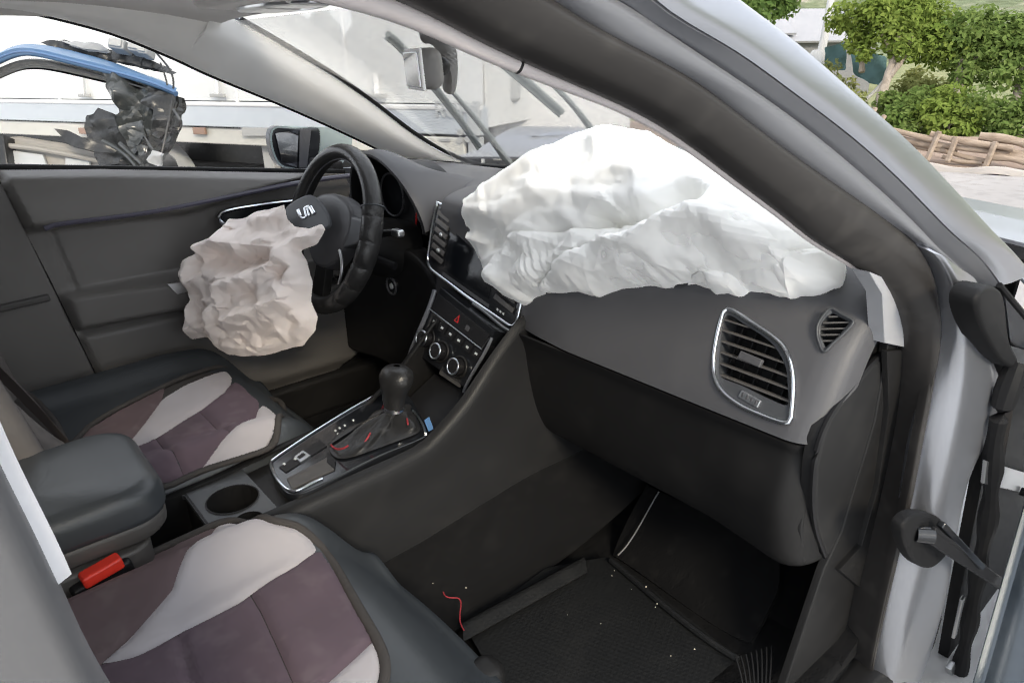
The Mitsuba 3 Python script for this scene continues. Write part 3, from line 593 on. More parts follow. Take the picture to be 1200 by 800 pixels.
# centre pillar, driver side, and the rest of the cabin shell
car('centre_pillar', thick(patch([[V(-.86, .585, 1.33), V(-.84, .65, 1.12), V(-.80, .72, .95)], [V(-1.02, .585, 1.33), V(-1.0, .65, 1.12), V(-.98, .72, .95)]], 3, 12), .03), 'trim_light')
car('rear_quarter', thick(patch([[V(-1.75, .58, 1.31), V(-1.8, .66, 1.15), V(-1.85, .74, .95)], [V(-2.6, .56, 1.2), V(-2.6, .66, 1.05), V(-2.6, .74, .95)]], 3, 12), .03), 'trim_light')
car('rear_quarter', thick(patch([[V(-1.75, -.58, 1.31), V(-1.8, -.66, 1.15), V(-1.85, -.74, .95)], [V(-2.6, -.56, 1.2), V(-2.6, -.66, 1.05), V(-2.6, -.74, .95)]], 3, 12), .03), 'trim_light')
shell = [rbox((1.6, .10, .62), .02, V(-1.9, .80, .66)), rbox((1.66, .10, .62), .02, V(-1.87, -.80, .66))]
car('rear_body', cat(shell, rbox((.08, 1.6, .62), .02, V(-2.66, 0, .66))), 'silver_paint')
car('rear_bench', cat(rbox((.5, 1.30, .22), .06, V(-1.75, 0, .47)), rbox((.16, 1.30, .62), .07, V(-2.08, 0, .82), np.array([[.97, 0, -.22], [0, 1, 0], [.22, 0, .97]]))), 'leather')
# centre pillar on the passenger side, at the photograph's left edge
bp = [at(x, y, y=-.70) for x, y in ((-60, 400), (0, 545), (36, 618), (70, 690), (92, 738), (124, 805))]
B1 = cr(np.vstack([[V(-.885, -.585, 1.30)], bp, [V(-.835, -.70, .80), V(-.82, -.71, .45)]]), 60)
inn = B1+V(-.03, .035, 0)
car('centre_pillar', thick(patch([B1+V(.0, .03, 0), B1, B1+V(-.006, -.026, 0), B1+V(-.05, -.035, 0), B1+V(-.11, -.03, 0), B1+V(-.16, -.03, 0)], 24, 80), .004), 'rubber_grey', 60, 'dark centre pillar with a white belt strip beside the passenger seat')
wl = [at(x, y, y=-.695) for x, y in ((-60, 420), (-6, 543), (30, 614), (66, 688))]
W = cr(np.vstack([[V(-.885, -.585, 1.29)], wl]), 40)
k = car('pillar_lip', thick(np.array([W+V(-.005, .006, -.0), W+V(.0, .004, 0), W+V(.0055, .008, 0)]), .003), 'white_lip', 30, 'bright pale strip along the centre pillar')
car('sill_trim', rbox((1.9, .07, .10), .02, V(-.55, -.745, .20)), 'plastic_dark')
car('door_sill', rbox((1.2, .10, .12), .03, V(-.90, -.80, .17)), 'silver_paint')
car('sill_trim', rbox((1.6, .08, .12), .02, V(-.40, .715, .33)), 'plastic_dark')
car('kick_panel', plate(np.array([V(-.15, .712, .30), V(.5, .712, .30), V(.5, .712, .93), V(.03, .712, .90), V(.0, .712, .55)]), .012, (0, -1, 0), .003), 'plastic_dark')
car('floor_pan', rbox((2.2, 1.44, .03), .01, V(-.75, 0, .262)), 'carpet')
car('bulkhead', thick(patch([[V(.55, .72, .90), V(.55, 0, .90), V(.55, -.72, .90)], [V(.45, .72, .55), V(.45, 0, .55), V(.45, -.72, .55)], [V(.28, .72, .36), V(.28, 0, .36), V(.28, -.72, .36)], [V(.10, .72, .275), V(.10, 0, .275), V(.10, -.72, .275)]], 12, 12), .02), 'carpet')
kick = ats([(962, 668), (1004, 660), (1024, 600), (1060, 430), (1064, 420), (1020, 740), (985, 810), (950, 810)], y=-.715)
kp = np.array([V(.02, -.695, .50), V(-.05, -.695, .30), V(.45, -.695, .26), V(.45, -.695, .92), V(.09, -.695, .86), V(.10, -.695, .72), V(.06, -.695, .55)])
car('kick_panel', plate(kp, .012, (0, -1, 0), .003), 'plastic_dark')
ku = ats([(985, 672), (1000, 655), (1024, 585), (1040, 500), (1046, 430), (1062, 410), (1064, 480), (1040, 620), (1012, 695)], y=-.704)
ku = ats([(1040, 412), (1060, 410), (1058, 470), (1040, 580), (1012, 692), (984, 668), (1010, 640), (1030, 570), (1042, 480)], y=-.703)
car('kick_panel', plate(ku, .008, (0, -1, 0), .002), 'plastic_dark')
# open front door, its hinge edge seen at the right
d0, d1 = at(1203, 580, y=-.83), at(1136, 812, y=-.87)
dd = V(.62, -.78, 0)*0.9
q = np.array([d0+V(0, 0, .28), d0, d1, d1+V(0, 0, -.02)])
door = np.array([cr(q, 20), cr(q, 20)+dd*.018, cr(q, 20)+dd*.02+V(-.03, -.024, 0), cr(q, 20)+dd*.06+V(-.045, -.03, 0)])
k = car('passenger_door', thick(patch([r for r in door], 10, 20), .003), 'door_edge_paint', 40, 'open front passenger door, its painted edge')
qq = cr(q, 20)+dd*.06+V(-.048, -.033, 0)
add(k+'__lining', thick(patch([qq, qq+dd*.3+V(-.02, -.02, 0), qq+dd*1.1], 8, 20), .05), 'plastic_dark', 40)

# ================================================================ THE CAR: dashboard
def prof(y):
    """upper pad: windscreen foot -> top -> rounded edge -> face -> crease; (x, z) at the car's width y"""
    b = 1-(y/.70)**2
    P = np.array([(.365+.10*b, .914), (.30+.06*b, .934), (.14, .945), (.05, .936), (.012, .905), (-.012, .860), (-.042, .795), (-.066, .735)])
    C = np.array([(.365+.10*b, .914), (.30+.06*b, .936), (.14, .950), (.04, .948), (-.010, .932), (-.020, .900), (-.030, .82), (-.045, .735)])
    D = np.array([(.365+.10*b, .914), (.30+.06*b, .936), (.20, .946), (.14, .946), (.10, .935), (.085, .90), (.08, .80), (.075, .72)])
    t = float(smooth01(-.22, -.09, y)); P = P*(1-t)+C*t
    t = float(smooth01(.19, .26, y)); P = P*(1-t)+D*t
    t = float(smooth01(-.48, -.68, y)); P[:, 1] -= t*np.array([0, .004, .022, .034, .022, .006, 0, 0]); P[:, 0] += t*np.array([0, 0, 0, .0, .012, .008, .003, .0])
    return P
def prow(y, yy=None, sc=1.0, dx=0.0):
    P = prof(y); c = np.array([.25, .80]); P = (P-c)*sc+c
    return np.c_[P[:, 0]+dx, np.full(len(P), y if yy is None else yy), P[:, 1]]
ys = [.70, .55, .40, .30, .24, .19, .12, .03, -.08, -.16, -.25, -.38, -.50, -.60, -.645]
rows = [prow(y) for y in ys]
for yy, sc in ((-.660, .993), (-.672, .978), (-.681, .955), (-.686, .92), (-.688, .80)): rows.append(prow(-.645, yy, sc))
pad = np.array([cr(r, 170) for r in rows]); tq = np.r_[0, np.cumsum([np.mean(np.linalg.norm(pad[i+1]-pad[i], axis=1))+1e-6 for i in range(len(pad)-1)])]
padg = PchipInterpolator(tq, pad, axis=0)(np.unique(np.r_[np.linspace(0, tq[-1], 320), np.linspace(tq[-6], tq[-1], 40)]))
def cut(mesh, outline, n, shrink=.0035):
    """opens the pad behind a vent"""
    out = unit(n); a = unit(np.cross([0, 0, 1], out)); b = np.cross(out, a); o = outline.mean(0); pg = Polygon(np.c_[(outline-o)@a, (outline-o)@b]).buffer(-shrink)
    c = mesh.triangles_center-o; inside = shapely.contains(pg, shapely.points(np.c_[c@a, c@b])) & (np.abs(c@out) < .05)
    mesh.update_faces(~inside); return mesh
nf, cf = V(1, 0, -.5), -.4435
pf = lambda *q: ats(list(q), n=nf, c=cf)
ns = V(.93, .14, -.5); cs = float(at(975, 385, n=nf, c=cf+.006)@ns)
ps = lambda *q: ats(list(q), n=ns, c=cs)
VO = pf((854, 362), (876, 374), (903, 392), (919, 407), (927, 425), (930, 448), (928, 484), (925, 495), (917, 495), (887, 484), (865, 473), (846, 457), (838, 440), (837, 419), (842, 389), (849, 366))
SO = ps((974, 362), (988, 369), (1000, 377), (993, 387), (984, 396), (975, 404), (966, 412), (961, 404), (958, 392), (959, 380), (966, 369))
padm = cut(cut(thick(padg, .004), cr(VO, 60, closed=True), nf), cr(SO, 60, closed=True), ns, .002)
DASH = car('dashboard', padm, 'plastic_grey', 40, 'grey dashboard pad with a crease above the glovebox')
def add_d(part, mesh, mat, smooth=35): return add(f'{DASH}__{part}', mesh, mat, smooth)
def gprof(y, dx=0.0):
    e = float(smooth01(-.50, -.67, y))*.02
    return np.array([(-.0645+dx, y, .7325), (-.0615, y, .725), (-.055, y, .712), (-.047-e, y, .640), (-.034-e, y, .560), (-.008-e, y, .515), (.05, y, .500), (.16, y, .52)])
grow = [gprof(y) for y in (-.10, -.3, -.5, -.60, -.648)] + [gprof(-.648)*V(1, 0, 1)+V(.006, -.662, .0), gprof(-.648)*V(1, 0, 1)+V(.018, -.674, .003), gprof(-.648)*V(1, 0, 1)+V(.05, -.682, .006)]
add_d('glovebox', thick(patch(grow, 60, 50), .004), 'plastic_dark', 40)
for yv in (-.575,): add_d('glovebox_seam', tube(cr(np.array([gprof(yv)[i]+V(-.0005, 0, 0) for i in (2, 3, 4, 5)]), 20), .0016, 6), 'plastic_black')
gl = cr(at(692, 466, x=-.036)+np.array([(0, .028, 0), (-.004, 0, -.004), (0, -.028, 0), (.004, 0, .010)]), 20, closed=True)
add_d('glovebox_latch', plate(gl, .006, (-1, 0, 0), .001), 'plastic_black')
# end cover beside the door
sp = cr(ats([(956, 560), (966, 510), (990, 468), (1016, 436), (1038, 416), (1044, 430), (1043, 500), (1036, 560), (1020, 612), (1000, 650), (984, 668), (968, 648), (957, 610)], y=-.692), 70, closed=True)
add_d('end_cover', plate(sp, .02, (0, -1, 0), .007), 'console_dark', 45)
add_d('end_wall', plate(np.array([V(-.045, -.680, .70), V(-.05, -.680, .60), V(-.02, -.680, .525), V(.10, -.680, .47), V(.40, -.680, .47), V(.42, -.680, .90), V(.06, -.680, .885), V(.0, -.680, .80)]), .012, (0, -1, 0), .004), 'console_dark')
add_d('end_gap', tube(sp+V(0, .004, 0), .004, 6, closed=True), 'plastic_black')

# --- instrument hood and cluster
arch = np.array([V(-.045, .232, .86), V(-.050, .243, .905), V(-.060, .275, .955), V(-.066, .32, .990), V(-.066, .385, 1.012), V(-.062, .45, 1.010), V(-.052, .51, .985), V(-.040, .555, .935), V(-.03, .575, .86)])
A0 = cr(arch, 60)
def sc_arch(dx, dz, s, zmin=None):
    c = V(0, .40, .86); q = (A0-c)*V(0, s, s)+c; q[:, 0] = A0[:, 0]+dx; q[:, 2] += dz
    return q
hood = [sc_arch(.16, .0, .82), sc_arch(.05, -.008, .94), sc_arch(.004, -.004, .985), sc_arch(.0, .0, 1.0), sc_arch(.006, .004, 1.015), sc_arch(.03, .006, 1.03)]
h2 = sc_arch(.14, 0, 1.06); h2[:, 2] = np.minimum(h2[:, 2]-.012, .972); h3 = sc_arch(.26, 0, 1.12); h3[:, 2] = np.minimum(h3[:, 2]-.06, .940)
hood += [h2, h3]
CL = car('instrument_cluster', thick(patch(hood[:4], 16, 60), .004), 'plastic_black', 50, 'dark instrument cluster under its hood')
add(f'{CL}__hood', thick(patch(hood[3:], 22, 60), .004), 'plastic_grey', 50)
face = sc_arch(.085, -.006, .93); face = np.vstack([face, [V(.02, .56, .76), V(.02, .25, .76)]])
add(f'{CL}__face', plate(face, .01, (-1, 0, .3), 0), 'gloss_black')
for yy, zz in ((.475, .905), (.325, .90)):
    add(f'{CL}__dial', tube([V(.030, yy+.052*np.cos(a), zz+.052*np.sin(a)) for a in np.linspace(0, 2*np.pi, 40, endpoint=False)], .0028, 6, closed=True), 'plastic_grey')
nd = at(488, 258, x=.028)
add(f'{CL}__needle', bar(nd+V(0, .004, -.016), nd+V(0, -.004, .018), .004, .003), 'red_print')
add(f'{CL}__warning_mark', bar(nd+V(0, .006, -.030), nd+V(0, .004, -.022), .004, .003), 'red_print')
# lower driver's dash, column shroud
kn = cr(ats([(436, 300), (470, 292), (500, 318), (512, 346), (500, 372), (484, 410), (470, 432), (440, 420), (400, 400), (380, 340), (410, 300)], x=-.045), 60, closed=True)
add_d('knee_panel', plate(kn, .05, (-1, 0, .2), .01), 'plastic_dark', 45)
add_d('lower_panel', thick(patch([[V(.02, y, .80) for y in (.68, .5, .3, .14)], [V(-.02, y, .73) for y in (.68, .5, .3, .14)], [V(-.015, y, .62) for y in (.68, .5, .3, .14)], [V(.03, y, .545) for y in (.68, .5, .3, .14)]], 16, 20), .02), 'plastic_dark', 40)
sb = at(459, 335, x=-.052)
START = car('start_button', plate(cr([sb+V(0, .020*np.cos(a), .020*np.sin(a)) for a in np.linspace(0, 2*np.pi, 20, endpoint=False)], 40, closed=True), .008, (-1, 0, .1), .003), 'gloss_black', 40, 'round start button beside the steering column')
add(f'{START}__ring', tube([sb+V(-.001, .0205*np.cos(a), .0205*np.sin(a)) for a in np.linspace(0, 2*np.pi, 32, endpoint=False)], .003, 8, closed=True), 'plastic_grey')
add(f'{START}__cap', plate([sb+V(-.003, .0075*np.cos(a), .0075*np.sin(a)) for a in np.linspace(0, 2*np.pi, 20, endpoint=False)], .004, (-1, 0, .1), .002), 'white_print')
# --- vents
def vent(key, outer, inner, n, c, mat_ring, nsl, tilt, depth=.045, fins=0, ring_r=.0028, label=None, ring=True):
    """a framed opening with slats: outlines are lists of points in the plane n.p = c facing -n"""
    O, I = cr(outer, 60, closed=True), np.array(inner); out = -unit(n); a = unit(np.cross([0, 0, 1], out)); b = np.cross(out, a); o0 = O.mean(0)
    to2 = lambda P: np.c_[(P-o0)@a, (P-o0)@b]; to3 = lambda P, h=0: o0+P[:, :1]*a+P[:, 1:2]*b+out*h
    o2, i2 = to2(O), to2(cr(I, 60, closed=True) if len(I) > 8 else poly_len(np.vstack([I, I[:1]]), 60)[:-1])
    k = car(key, plate(to3(i2, -depth), .004, out, 0), 'plastic_black', 30, label)
    # frame: from the outer ring in to the opening and down its throat
    j = np.argmin(np.sum((i2-o2[0])**2, 1)); i2r = np.roll(i2, -j, 0)
    if (cross2(np.roll(o2, -1, 0), o2).sum() > 0) != (cross2(np.roll(i2, -1, 0), i2).sum() > 0): i2r = np.roll(i2[::-1], -np.argmin(np.sum((i2[::-1]-o2[0])**2, 1)), 0)
    al = np.array([i2r[int(np.argmin(np.sum((i2r-p)**2, 1)))] for p in o2])
    fr = grid_mesh(np.array([to3(o2, -.006), to3(o2, .003), to3(o2*.6+al*.4, .0005), to3(al, -.001), to3(al, -depth)]), cv=True)
    add(f'{k}__frame', fr, 'plastic_frame', 40)
    if ring: add(f'{k}__ring', tube(to3(o2, .002), ring_r, 8, closed=True), mat_ring)
    pg = Polygon(i2).buffer(0); x0, y0, x1, y1 = pg.bounds; d = V(np.cos(tilt), np.sin(tilt), 0)[:2]; nn = np.array([-d[1], d[0]])
    ext = max(x1-x0, y1-y0); cc = np.array([(x0+x1)/2, (y0+y1)/2]); span = np.abs([(p-cc)@nn for p in i2]).max()
    for t in (np.arange(nsl)+.5)/nsl*2-1:
        L = pg.intersection(LineString([cc+nn*t*span-d*ext, cc+nn*t*span+d*ext]))
        if L.is_empty or L.length < .008: continue
        e = np.array((L if L.geom_type == 'LineString' else max(L.geoms, key=lambda q: q.length)).coords); P = to3(e, -.009)
        add(f'{k}__slat', bar(P[0], P[-1], .013, .0026, up=unit(b*.985+out*.17)), 'plastic_slat', 30)
    for t in (np.arange(fins)+.5)/max(fins, 1)*2-1:
        m = np.array([-nn[1], nn[0]]); w = ext*.42
        L = pg.intersection(LineString([cc+d*t*w-nn*ext, cc+d*t*w+nn*ext]))
        if L.is_empty: continue
        e = np.array((L if L.geom_type == 'LineString' else max(L.geoms, key=lambda q: q.length)).coords); P = to3(e, -.028)
        add(f'{k}__fin', bar(P[0], P[-1], .012, .0018, up=a), 'plastic_black', 30)
    return k, to3, to2, a, b, out
VK, *_ = vent('air_vent', VO,
     pf((851, 369), (868, 377), (887, 389), (904, 402), (913, 414), (921, 432), (923, 455), (923, 474), (917, 474), (890, 462), (865, 450), (845, 442), (842, 436), (844, 400)), nf, cf, 'chrome', 6, -.02, fins=5, ring_r=.0030, label='chrome-edged passenger air vent')
tb = pf((869, 413), (895, 424)); add(f'{VK}__tab', bar(tb[0]+V(-.004, 0, -.002), tb[1]+V(-.004, 0, -.002), .012, .008, up=(-1, 0, .5)), 'plastic_grey')
tw = pf((868, 461), (891, 474)); add(f'{VK}__thumb_wheel', bar(tw[0], tw[1], .012, .008, up=(-1, 0, .5)), 'satin_metal')
for i in range(4):
    q = tw[0]+(tw[1]-tw[0])*(.16+.22*i); add(f'{VK}__wheel_rib', bar(q+V(-.004, -.001, .005), q+V(-.004, .001, -.005), .003, .002, up=(-1, 0, 0)), 'plastic_grey')
vent('side_vent', SO,
     ps((975, 366), (996, 377), (983, 393), (967, 407), (961, 394), (961, 381), (967, 372)), ns, cs, 'plastic_frame', 6, .25, depth=.03, label='small demister vent at the dashboard end', ring_r=.002)
# driver's outer vent, behind the wheel
vo = at(404, 222, x=.03); vo = V(.0, .60, .855)
vent('air_vent', [vo+V(0, .045*np.cos(a), .055*np.sin(a)) for a in np.linspace(0, 2*np.pi, 24, endpoint=False)], [vo+V(0, .037*np.cos(a), .047*np.sin(a)) for a in np.linspace(0, 2*np.pi, 24, endpoint=False)], V(1, 0, -.05), float(vo@V(1, 0, -.05)), 'satin_metal', 4, 0, label='driver-side air vent behind the steering wheel')

# --- centre screen panel, turned a little to the driver
nc, cc_ = V(1, .10, -.4), None
TL, BL, BR = at(513, 237, n=nc, c=-.361), at(500, 312, n=nc, c=-.361), at(604, 386, n=nc, c=-.361)
TR = TL+(BR-BL)+V(0, -.004, .004); on = -unit(nc)
def pan(u, v, h=0.0):  # u from the driver's edge, v from the top
    return (TL*(1-u)+TR*u)*(1-v)+(BL*(1-u)+BR*u)*v+on*h
scr_out = [pan(0, 0), pan(.5, -.02), pan(.97, .0), pan(1.0, .08), pan(1.01, .5), pan(1.0, .90), pan(.965, 1.0), pan(.5, 1.02), pan(.05, 1.0), pan(.0, .93), pan(-.012, .45)]
so = poly_len(np.vstack([scr_out, scr_out[:1]]), 90)[:-1]
SC = car('screen_panel', plate(so, .04, on, .004), 'gloss_black', 35, 'gloss black centre screen panel with air vents and chrome edge')
add(f'{SC}__edge_trim', tube(so+on*.001, .0030, 8, closed=True), 'chrome')
add(f'{SC}__lower_trim', tube(cr([pan(.55, 1.055, -.006), pan(.8, 1.07, -.006), pan(.95, 1.07, -.008), pan(1.01, 1.0, -.008), pan(1.03, .86, -.008)], 30), .0062, 10), 'satin_metal')
sq = [pan(.27, .10, .0018), pan(.70, .10, .0018), pan(.71, .86, .0018), pan(.25, .86, .0018)]
add(f'{SC}__screen', plate(sq, .003, on, .0005), 'screen_glass')
add(f'{SC}__lower_strip', plate([pan(.19, .92, .001), pan(.72, .92, .001), pan(.72, .97, .001), pan(.19, .97, .001)], .003, on, .0004), 'plastic_grey')
for u0, u1, ud in ((.035, .185, .20), (.765, .965, .74)):
    add(f'{SC}__vent_well', plate([pan(u0, .08, .0016), pan(u1, .08, .0016), pan(u1, .84, .0016), pan(u0, .84, .0016)], .003, on, 0), 'plastic_black')
    for i in range(6):
        v_ = .13+.125*i
        add(f'{SC}__vent_slat', bar(pan(u0+.004, v_, .004), pan(u1-.004, v_+.03, .004), .010, .004, up=on), 'plastic_slat', 30)
for v_ in (.42, .66): add(f'{SC}__vent_knob', trimesh.creation.icosphere(2, .0055).apply_translation(pan(.125, v_, .006)), 'satin_metal')
for i in range(3): add(f'{SC}__button_mark', plate([pan(.80+.03*i, .895, .0014), pan(.815+.03*i, .895, .0014), pan(.815+.03*i, .925, .0014), pan(.80+.03*i, .925, .0014)], .001, on, 0), 'white_print')
# --- climate panel
ncl = V(1, .05, -.42); cA = at(512, 345, n=ncl, c=-.40); 
def pc(px_, py_): return at(px_, py_, n=ncl, c=-.405)
c4 = [pc(513, 343), pc(577, 394), pc(545, 455), pc(479, 408)]
onc = -unit(ncl)
def pcl(u, v, h=0.0): return (c4[0]*(1-u)+c4[1]*u)*(1-v)+(c4[3]*(1-u)+c4[2]*u)*v+onc*h
CP = car('climate_panel', plate([pcl(0, -.1), pcl(1, -.1), pcl(1, 1), pcl(0, 1)], .05, onc, .002), 'gloss_black', 30, 'heater control panel with three round knobs')
add(f'{CP}__switch_strip', plate([pcl(.03, .0, .003), pcl(.97, .0, .003), pcl(.97, .26, .003), pcl(.03, .26, .003)], .006, onc, .0015), 'plastic_black')
add(f'{CP}__strip_edge', cat(tube([pcl(.03, .27, .004), pcl(.97, .27, .004), pcl(.99, .05, .004)], .0013, 6)), 'satin_metal')
tri = [pcl(.47+.042*np.sin(a), .135-.085*np.cos(a), .004) for a in np.linspace(0, 2*np.pi, 3, endpoint=False)]
add(f'{CP}__hazard_mark', plate(tri, .001, onc, 0), 'red_print')
add(f'{CP}__hazard_mark', plate([pcl(.47+.02*np.sin(a), .137-.042*np.cos(a), .0046) for a in np.linspace(0, 2*np.pi, 3, endpoint=False)], .001, onc, 0), 'plastic_black')
add(f'{CP}__strip_mark', plate([pcl(.63, .10, .004), pcl(.69, .10, .004), pcl(.69, .18, .004), pcl(.63, .18, .004)], .001, onc, 0), 'plastic_grey')
for i in range(6):
    u = .12+.15*i
    add(f'{CP}__button', plate([pcl(u, .32, .003), pcl(u+.12, .32, .003), pcl(u+.12, .47, .003), pcl(u, .47, .003)], .004, onc, .001), 'plastic_black')
    add(f'{CP}__button_mark', plate([pcl(u+.04, .375, .0036), pcl(u+.08, .375, .0036), pcl(u+.08, .41, .0036), pcl(u+.04, .41, .0036)], .001, onc, 0), 'white_print')
for kx, ky in ((501, 397), (517, 412), (538, 430)):
    o = pc(kx, ky)+onc*.006; a = unit(np.cross([0, 0, 1], onc)); b = np.cross(onc, a)
    add(f'{CP}__knob', tube([o-onc*.006, o+onc*.010, o+onc*.012], [.0175, .0165, .0145], 28), 'plastic_black', 40)
    add(f'{CP}__knob_ring', tube([o+onc*.011+a*.0155*np.cos(t)+b*.0155*np.sin(t) for t in np.linspace(0, 2*np.pi, 30, endpoint=False)], .0022, 8, closed=True), 'chrome')
    add(f'{CP}__knob_seat', tube([o-onc*.006+a*.021*np.cos(t)+b*.021*np.sin(t) for t in np.linspace(0, 2*np.pi, 30, endpoint=False)], .003, 8, closed=True), 'plastic_dark')
# --- centre stack and tunnel
def sec(x):
    """right half of the console's outline at x: points (y, z), from the middle outwards"""
    tab = np.array([[-1.1, .10, .545, .104, .52, .115, .40, .13, .27], [-.60, .075, .555, .105, .530, .118, .42, .135, .27], [-.50, .082, .562, .108, .545, .120, .44, .138, .27], [-.40, .088, .568, .112, .552, .122, .46, .14, .27], [-.30, .095, .578, .116, .565, .125, .48, .145, .27], [-.22, .098, .62, .118, .605, .128, .50, .148, .27], [-.16, .098, .675, .116, .655, .130, .52, .15, .27], [-.11, .098, .72, .112, .70, .132, .53, .15, .27], [-.06, .097, .755, .108, .74, .134, .54, .152, .27], [.06, .097, .78, .108, .76, .14, .56, .16, .27], [.40, .10, .78, .12, .76, .15, .56, .18, .27]])
    return np.array([np.interp(x, tab[:, 0], tab[:, k]) for k in range(1, 9)])
rowsR, rowsL = [], []
xr = [-1.1, -.60, -.55, -.50, -.40, -.30, -.25, -.20, -.16, -.13, -.09, -.06, .06, .40]
for x in xr:
    s = sec(x); q = [(s[0], s[1]), (s[0]*.25+s[2]*.75, s[1]*.8+s[3]*.2), (s[2], s[3]), (s[2]*.55+s[4]*.45, s[3]*.45+s[5]*.55), (s[4], s[5]), (s[6], s[7])]
    rowsR.append(np.array([V(x, -y, z) for y, z in q])); rowsL.append(np.array([V(x, y, z) for y, z in q]))
CO = car('centre_console', thick(patch(rowsR, 70, 34), -.004), 'console_dark', 50, 'grey centre console between the front seats')
add(f'{CO}__side', thick(patch(rowsL, 70, 34), .004), 'plastic_dark', 50)
add(f'{CO}__tray_floor', plate([V(-.555, .078, .540), V(-.555, -.078, .540), V(-.24, -.09, .560), V(-.24, .09, .560)], .02, (0, 0, 1), 0), 'plastic_dark')
st4 = [V(-.235, .092, .545), V(-.235, -.092, .545), V(-.13, -.092, .60), V(-.13, .092, .60)]
add(f'{CO}__cubby', cat(plate(st4, .02, (-.3, 0, 1), 0), plate([V(-.12, .094, .55), V(-.12, -.094, .55), V(-.10, -.094, .70), V(-.10, .094, .70)], .01, (-1, 0, 0), 0)), 'plastic_black')
add(f'{CO}__stack_edge', tube(cr([pc(511, 340), pc(500, 372), pc(486, 405), pc(477, 430), at(470, 446, x=-.20)], 30)+onc*.004, .005, 8), 'plastic_blue')
add(f'{CO}__stack_edge', tube(cr([pc(578, 396), pc(566, 420), pc(552, 444), pc(545, 460)], 30)+onc*.004, .0035, 8), 'plastic_blue')
fl = pc(533, 446); add(f'{CO}__lower_catch', plate([pc(518, 428), pc(541, 446), pc(538, 454), pc(514, 438)], .004, onc, .001), 'plastic_warm')
add(f'{CO}__sticker', plate(ats([(497, 492), (503, 488), (508, 502), (502, 505)], z=.588), .001, (0, 0, 1), 0), 'blue_print')
# trim frame round the selector
tz = lambda px_, py_, dz=0: at(px_, py_, n=(-.055, 0, 1), c=.596+dz)
to = cr([tz(*q) for q in ((316, 541), (345, 521), (395, 489), (436, 466), (470, 458), (494, 488), (503, 508), (470, 523), (400, 556), (352, 578), (340, 579), (328, 569), (317, 551))], 90, closed=True)
TRM = f'{CO}__selector_trim'
add(TRM, plate(to, .014, (-.05, 0, 1), .003), 'gloss_black')
sil = cr([tz(*q) for q in ((318, 541), (345, 522), (395, 490), (440, 464))], 30), cr([tz(*q) for q in ((318, 543), (320, 553), (330, 568), (343, 576), (354, 573), (378, 561))], 30), cr([tz(*q) for q in ((484, 482), (492, 492), (499, 508))], 20)
ST = f'{CO}__silver_strip'
for q in sil: add(ST, tube(q+V(0, 0, .002), .0024, 8), 'chrome')
add(f'{CO}__tray', plate([tz(336, 560, .003), tz(384, 535, .003), tz(392, 549, .003), tz(342, 572, .003)], .003, (0, 0, 1), .0006), 'plastic_warm')
add(f'{CO}__tray_end', plate([tz(384, 529, .004), tz(393, 538, .004), tz(392, 549, .004), tz(383, 541, .004)], .003, (0, 0, 1), 0), 'plastic_black')
add(f'{CO}__brake_switch', plate([tz(345, 534, .004), tz(355, 527, .004), tz(364, 533, .004), tz(352, 541, .004)], .006, (0, 0, 1), .0012), 'satin_metal')
add(f'{CO}__brake_mark', plate([tz(348, 535, .005), tz(355, 530, .005), tz(358, 532, .005), tz(351, 537, .005)], .004, (0, 0, 1), 0), 'plastic_black')
for q in ((333, 543), (346, 537)): add(f'{CO}__switch_mark', plate([tz(q[0]-2, q[1], .0045), tz(q[0], q[1]-1.5, .0045), tz(q[0]+2, q[1], .0045), tz(q[0], q[1]+1.5, .0045)], .001, (0, 0, 1), 0), 'white_print')
add(f'{CO}__switch_pad', plate([tz(327, 547, .002), tz(374, 515, .002), tz(383, 522, .002), tz(335, 553, .002)], .002, (0, 0, 1), .0004), 'plastic_black')
for i, q in enumerate(((393, 504), (398, 501), (404, 498), (396, 508), (402, 505), (414, 492))):
    add(f'{CO}__shift_mark', plate([tz(q[0]-1.6, q[1], .004), tz(q[0], q[1]-1.3, .004), tz(q[0]+1.6, q[1], .004), tz(q[0], q[1]+1.3, .004)], .001, (0, 0, 1), 0), 'white_print')
# gear lever
base = cr([tz(*q, .003) for q in ((388, 521), (396, 512), (444, 487), (472, 480), (486, 494), (489, 505), (470, 514), (420, 532), (398, 535))], 48, closed=True)
kb = at(462, 478, n=(1, .0, 0), c=-.288); kt = at(461, 444, x=-.283)
rows_ = []
for i, t in enumerate(np.linspace(0, 1, 14)):
    c = base.mean(0)*(1-t)+kb*t; s = (1-t)**.85*.94+.115
    q = (base-base.mean(0))*s + c; q[:, 2] = base[:, 2]*(1-t)+kb[2]*t
    a = np.linspace(0, 2*np.pi, 48, endpoint=False); w = .010*np.sin(np.pi*min(1, t*1.1))*(np.sin(5*a+2.5*t)+.6*np.sin(9*a-4*t))
    q = q+(q-c)/(np.linalg.norm(q-c, axis=1, keepdims=True)+1e-6)*w[:, None]; rows_.append(q)
GL = car('gear_lever', grid_mesh(patch(rows_, 40, 90), cv=False), 'gaiter', 60, 'automatic gear lever with pleated leather gaiter')
for q in (((388, 521), (398, 526), (408, 522)), ((421, 527), (430, 514), (434, 507)), ((444, 487), (448, 479), (450, 473)), ((473, 480), (476, 487), (478, 497))):
    add(f'{GL}__stitching', tube(cr([tz(*r_, .008+.010*i) for i, r_ in enumerate(q)], 14), .0016, 6), 'red_thread')
add(f'{GL}__collar', tube([kb+V(0, 0, -.004), kb+V(0, 0, .004)], .019, 20), 'chrome')
kd = [(-.0, .019), (.012, .021), (.026, .023), (.042, .028), (.056, .031), (.068, .029), (.077, .021), (.081, .006)]
up = unit(kt-kb); a, b = frame(up, (1, 0, 0))[:2]; g = []
